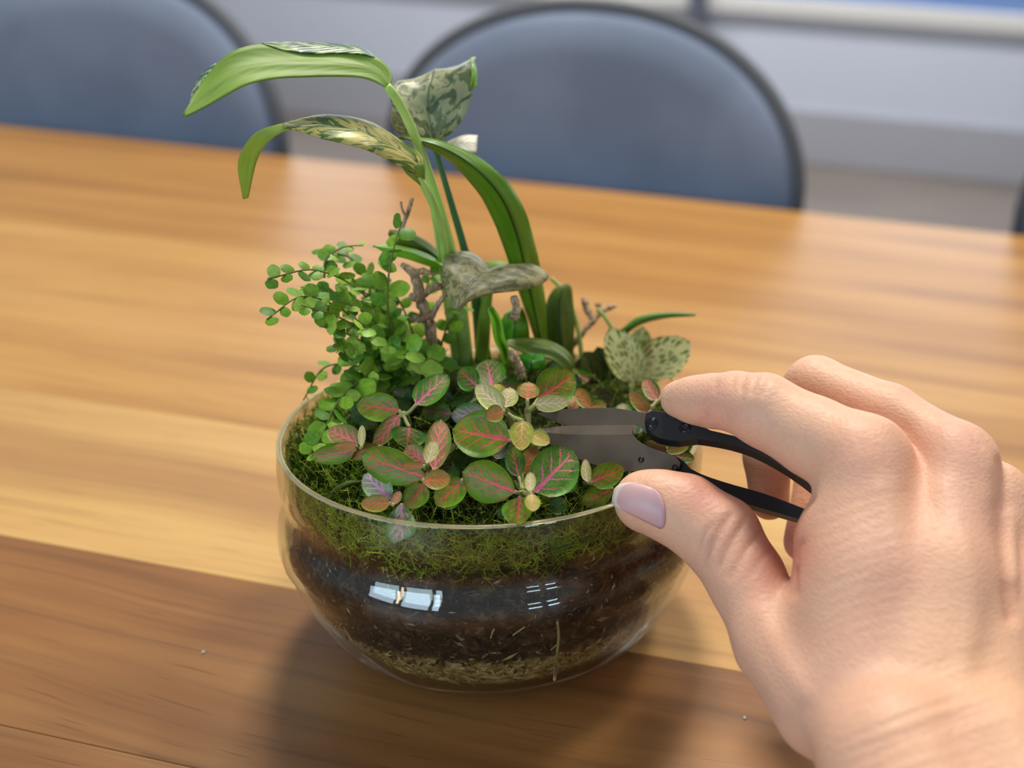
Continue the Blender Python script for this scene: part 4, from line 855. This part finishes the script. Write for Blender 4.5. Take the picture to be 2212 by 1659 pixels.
def surface_nets(Dg, lo, h):
    s = Dg < 0; n = np.array(Dg.shape)
    c = np.zeros(n - 1, np.int8); cor = [(i, j, k) for i in (0, 1) for j in (0, 1) for k in (0, 1)]
    for i, j, k in cor: c += s[i:n[0]-1+i, j:n[1]-1+j, k:n[2]-1+k]
    act = (c > 0) & (c < 8); idx = np.argwhere(act); num = -np.ones(n - 1, np.int64); num[act] = np.arange(len(idx))
    P = np.zeros((len(idx), 3)); W_ = np.zeros(len(idx))
    for a in cor:
        for ax in range(3):
            if a[ax]: continue
            b = list(a); b[ax] = 1
            da = Dg[idx[:, 0]+a[0], idx[:, 1]+a[1], idx[:, 2]+a[2]]; db = Dg[idx[:, 0]+b[0], idx[:, 1]+b[1], idx[:, 2]+b[2]]
            x = (da < 0) != (db < 0); t_ = np.where(x, da/(da - db + 1e-20), 0); q = np.tile(np.array(a, float), (len(idx), 1)); q[:, ax] = t_
            P += q*x[:, None]; W_ += x
    V = (idx + P/W_[:, None])*h + lo; Fc = []
    for ax in range(3):
        o1, o2 = [(1, 2), (2, 0), (0, 1)][ax]; sl = [slice(1, m_-1) for m_ in n]; sl[ax] = slice(0, n[ax]-1); sa = s[tuple(sl)]; sl2 = list(sl); sl2[ax] = slice(1, n[ax]); sb2 = s[tuple(sl2)]
        e = np.argwhere(sa != sb2); base_ = e + np.array([0 if k == ax else 1 for k in range(3)]); flip = sa[e[:, 0], e[:, 1], e[:, 2]]
        q = []
        for d1, d2 in ((0, 0), (1, 0), (1, 1), (0, 1)):
            z = base_.copy(); z[:, o1] -= d1; z[:, o2] -= d2; q.append(num[z[:, 0], z[:, 1], z[:, 2]])
        q = np.stack(q, 1); q[~flip] = q[~flip][:, ::-1]; Fc.append(q)
    return V, np.concatenate(Fc)
HV, HF = surface_nets(D_, lo3, H)
del G, fld, D_
# light smoothing, then creases, knuckle folds and tendons
def vnormals(V, Fc):
    nr = np.zeros_like(V); a = np.cross(V[Fc[:, 2]] - V[Fc[:, 0]], V[Fc[:, 3]] - V[Fc[:, 1]])
    for i in range(4): np.add.at(nr, Fc[:, i], a)
    return nr/(np.linalg.norm(nr, axis=1)[:, None] + 1e-12)
E_ = np.concatenate([HF[:, [i, (i+1) % 4]] for i in range(4)])
deg = np.bincount(E_.ravel(), minlength=len(HV))[:, None]
for it in range(4):
    acc = np.zeros_like(HV); np.add.at(acc, E_[:, 0], HV[E_[:, 1]]); np.add.at(acc, E_[:, 1], HV[E_[:, 0]]); HV = HV*0.5 + 0.5*acc/np.maximum(deg, 1)
NR = vnormals(HV, HF)
if (NR*(HV - HV.mean(0))).sum() < 0: NR = -NR; HF = HF[:, ::-1]
def pxof(V): return np.stack([CX + F*V[:, 0]/V[:, 2], CY - F*V[:, 1]/V[:, 2]], -1)
HPX = pxof(HV); FACE = -(NR*HV).sum(1)/np.linalg.norm(HV, axis=1)
def pdist(pts, n=40):
    c = spline(np.c_[np.array(pts, float), np.zeros(len(pts))], n)[:, :2]; best = np.full(len(HPX), 1e9); tt = np.zeros(len(HPX))
    for i in range(n - 1):
        ab = c[i+1] - c[i]; k = np.clip(((HPX - c[i]) @ ab)/(ab @ ab + 1e-9), 0, 1); d_ = np.linalg.norm(HPX - c[i] - k[:, None]*ab, axis=1); u_ = d_ < best; best[u_] = d_[u_]; tt[u_] = (i + k[u_])/(n-1)
    return best, tt
disp = np.zeros(len(HV))
def groove(pts, depth, width, dmax=0.29):
    d_, tt = pdist(pts); g = np.exp(-(d_/width)**2)*(np.clip(np.minimum(tt, 1-tt)*5, 0.1, 1) if width < 15 else 1.0)*np.clip(FACE*4, 0, 1)*(HV[:, 2] < dmax)
    disp[:] -= g*depth
for pts, dp, wd in [
    ([(1590, 1096), (1562, 1136), (1534, 1186), (1512, 1226)], .00075, 6), ([(1618, 1110), (1592, 1150), (1562, 1200), (1546, 1246)], .0007, 6), ([(1545, 1122), (1518, 1160), (1502, 1198)], .0005, 5.5),
    ([(1650, 1140), (1618, 1178), (1588, 1224), (1572, 1262)], .0006, 6), ([(1570, 1108), (1545, 1150), (1520, 1200)], .0004, 5), ([(1672, 1175), (1640, 1215), (1612, 1252)], .0003, 6),
    ([(1612, 806), (1604, 828), (1600, 852)], .0005, 6), ([(1640, 808), (1630, 834), (1622, 862)], .0006, 6), ([(1664, 818), (1652, 842), (1642, 866)], .0005, 6), ([(1590, 808), (1584, 826), (1582, 842)], .0003, 5),
    ([(1652, 1056), (1680, 1062), (1706, 1050)], .0007, 8), ([(1694, 1108), (1726, 1096), (1764, 1064)], .0010, 9), ([(1640, 1010), (1666, 1012), (1690, 1004)], .0005, 8),
    ([(1712, 1226), (1722, 1190), (1740, 1160)], .0005, 8), ([(1716, 1300), (1712, 1250), (1716, 1215)], .0010, 11),
    ([(1548, 812), (1546, 834), (1540, 850)], .0003, 6), ([(1508, 928), (1520, 905), (1528, 885)], .0003, 9),
    ([(2020, 900), (2060, 905), (2092, 905)], .0002, 7), ([(2085, 930), (2108, 950), (2124, 975)], .0003, 7),
    ([(2160, 1000), (2165, 1150), (2185, 1330)], .0012, 16), ([(2206, 1110), (2208, 1230), (2212, 1330)], .0008, 12)]: groove(pts, dp, wd)
for k in range(15):          # fine folds across the back of the wrist
    y0_ = 1400 + 19*k; x0_ = 1830 - 4*k + rng.uniform(-30, 30)
    groove([(x0_, y0_ + 120 + rng.uniform(-8, 8)), (x0_ + 180, y0_ + 50 + rng.uniform(-6, 6)), (2212, y0_ - 25 + rng.uniform(-8, 8))], 0.00018 if k not in (6, 7) else 0.0004, 6)
for k in range(12):
    y0_ = 1080 + 26*k; groove([(1760 + rng.uniform(-20, 20), y0_ + 40), (1850, y0_ + 4), (1960 + rng.uniform(-30, 60), y0_ - 30)], 0.00010, 6)
for pts, dp, wd in [([(1830, 945), (1850, 985)], .0010, 55), ([(2055, 955), (2070, 985)], .0010, 50), ([(2148, 1010), (2158, 1060)], .0008, 34),
    ([(2040, 1060), (2085, 1200), (2100, 1330), (2080, 1450)], .0007, 30), ([(1905, 1060), (1940, 1200), (1960, 1400)], .0005, 28), ([(1645, 1330), (1690, 1420), (1740, 1500)], .0006, 26),
    ([(1650, 832), (1640, 850)], .0007, 30), ([(2170, 1120), (2185, 1240)], .0008, 22), ([(1975, 1080), (2000, 1200)], -.0004, 40), ([(1955, 935), (1985, 1010)], -.0006, 40)]:
    groove(pts, -dp, wd)
HV = HV + NR*disp[:, None]
# blood tint: knuckles, thumb side (colour of the skin itself)
tint = np.tile(np.array(S(234, 184, 152)[:3]), (len(HV), 1))
def blush(px, py, r, col, k):
    w_ = (np.exp(-((HPX - [px, py])**2).sum(1)/r**2)*k)[:, None]; tint[:] = tint*(1 - w_) + np.array(S(*col)[:3])*w_
for a in [(1850, 960, 70, (240, 176, 150), .55), (2070, 960, 70, (226, 164, 144), .5), (2030, 1010, 60, (222, 176, 146), .5), (1520, 1060, 60, (232, 152, 132), .6), (1700, 1200, 60, (214, 120, 100), .8), (1560, 890, 60, (238, 168, 152), .55), (1620, 860, 50, (240, 198, 160), .4),
          (1470, 880, 40, (240, 192, 160), .4), (1850, 1430, 130, (214, 172, 152), .5), (1900, 1200, 120, (226, 176, 152), .4), (2150, 1500, 200, (236, 188, 146), .6), (1640, 1260, 60, (236, 170, 146), .45), (1680, 1140, 60, (190, 100, 84), .5), (1800, 840, 80, (242, 196, 160), .5), (2100, 1100, 70, (222, 172, 150), .5), (1700, 1500, 80, (226, 180, 158), .4)]: blush(*a)
crk = np.clip(-disp/0.0009, 0, 1)[:, None]*0.35; tint = tint*(1 - crk) + np.array(S(196, 124, 100)[:3])*crk  # deeper grooves mixed towards a darker reddish brown
WV = CAM + HV[:, :1]*rt + HV[:, 1:2]*up + HV[:, 2:]*fw
SK = Mat('skin', Roughness=0.46, Specular_IOR_Level=0.38); so_k = SK.obj()
sc_ = SK.n('VertexColor', layer_name='tint'); sn1 = SK.noise(so_k, 70.0, 4); sn2 = SK.noise(so_k, 900.0, 3); sn3 = SK.noise(SK.mapv(so_k, (700, 700, 2200), rot=(0.5, 0.3, 0)), 1.0, 3); fre = SK.noise(so_k, 210.0, 1)
c = SK.mix(SK.ma('MULTIPLY', SK.sm(sn1, 0.35, 0.75), 0.30), sc_, S(218, 158, 134)); c = SK.mix(SK.ma('MULTIPLY', SK.sm(sn2, 0.4, 0.7), 0.10), c, S(176, 120, 96)); c = SK.mix(SK.ma('MULTIPLY', SK.sm(fre, 0.79, 0.84), 0.35), c, S(150, 100, 76))
SK.set('Base Color', c); SK.set('Subsurface Weight', 0.18); SK.set('Subsurface Radius', (0.9, 0.35, 0.18)); SK.set('Subsurface Scale', 0.003); SK.set('Roughness', SK.ma('ADD', 0.40, SK.ma('MULTIPLY', sn2, 0.16)))
SK.bump(SK.ma('ADD', SK.ma('MULTIPLY', sn3, 0.8), SK.ma('MULTIPLY', sn2, 0.5)), 0.42, 0.0006)
hand = put('hand', mesh('hand', WV, HF, mats=[SK.m], col=tint))
tag(hand, "bare right hand of a person gripping the black snips between thumb and finger", 'hand')
# thumb nail laid on the skin
bvh = BVHTree.FromPolygons([tuple(x) for x in WV.tolist()], [tuple(x) for x in HF.tolist()])
ra_ = sp2([(1396, 1050), (1420, 1062), (1434, 1085), (1437, 1112), (1436, 1134), (1428, 1142)], 13); rb_ = sp2([(1372, 1044), (1346, 1048), (1330, 1062), (1325, 1078), (1330, 1090), (1344, 1100)], 13)
V = []; uv = []; nu, nv = 15, 13
for i in range(nu):
    for j in range(nv):
        k = i/(nu-1); q = np.array(ra_[j])*(1-k) + np.array(rb_[j])*k
        hit = bvh.ray_cast(Vector(CAM), Vector(unit(ray(*q))))
        if hit[0] is None or (hit[0] - Vector(CAM)).length > 0.33: hit = bvh.find_nearest(Vector(PD(q[0], q[1], 0.262)))
        p = np.array(hit[0]); nn = np.array(hit[1]); nn = nn if nn @ (CAM - p) > 0 else -nn; ed = min(j, nv-1-j)/((nv-1)/2); e2 = min(1.0, 4*k)
        V.append(p + nn*(0.00055*math.sin(min(1, ed*1.6)*math.pi/2)*(0.4 + 0.6*e2) + 0.00008)); uv.append((k, j/(nv-1)))
V = np.array(V).reshape(nu, nv, 3)
for it in range(3): V[1:-1, 1:-1] = 0.5*V[1:-1, 1:-1] + 0.125*(V[:-2, 1:-1] + V[2:, 1:-1] + V[1:-1, :-2] + V[1:-1, 2:])
V = V.reshape(-1, 3); f = [(i*nv+j, i*nv+j+1, (i+1)*nv+j+1, (i+1)*nv+j) for i in range(nu-1) for j in range(nv-1)]
NM = Mat('thumb_nail', Roughness=0.42, Specular_IOR_Level=0.5); _, nu_, _v = NM.uv(); NM.set('Base Color', NM.mix(NM.sm(nu_, 0.86, 0.93), NM.mix(NM.sm(nu_, 0.0, 0.35), S(206, 164, 172), S(218, 174, 172)), S(238, 222, 206))); NM.set('Subsurface Weight', 0.1); NM.set('Subsurface Scale', 0.002)
nl = put('thumb_nail', mesh('thumb_nail', V, f, uv=uv, mats=[NM.m]), hand); nl['label'] = 'pale pink thumb nail with a white free edge'
sm_ = nl.modifiers.new('solid', 'SOLIDIFY'); sm_.thickness = 0.0004; sm_.offset = 0

# ================================================================== crumbs on the table
cm = plain('pale_crumb', S(206, 200, 186), 0.7)
for (px, py), lb in (((1609, 1552), 'tiny pale crumb on the dark plank below the hand'), ((440, 1410), 'tiny pale crumb on the dark plank left of the bowl')):
    p = PZ(px, py, TZ); n = 7; V = []; f = []
    for a, (r, z) in enumerate(((0.0003, 0.0), (0.0005, 0.0003), (0.00025, 0.0006))):
        for k in range(n): V.append(p + np.array([r*math.cos(6.283*k/n)*rng.uniform(.7, 1.3), r*1.5*math.sin(6.283*k/n)*rng.uniform(.7, 1.3), z]))
    for a in range(2):
        for i in range(n): j = (i+1) % n; f.append((a*n+i, a*n+j, (a+1)*n+j, (a+1)*n+i))
    f.append(tuple(range(n))[::-1]); f.append(tuple(2*n + i for i in range(n)))
    tag(put('crumb', mesh('crumb', V, f, mats=[cm])), lb, 'crumb', 'crumbs on the table')
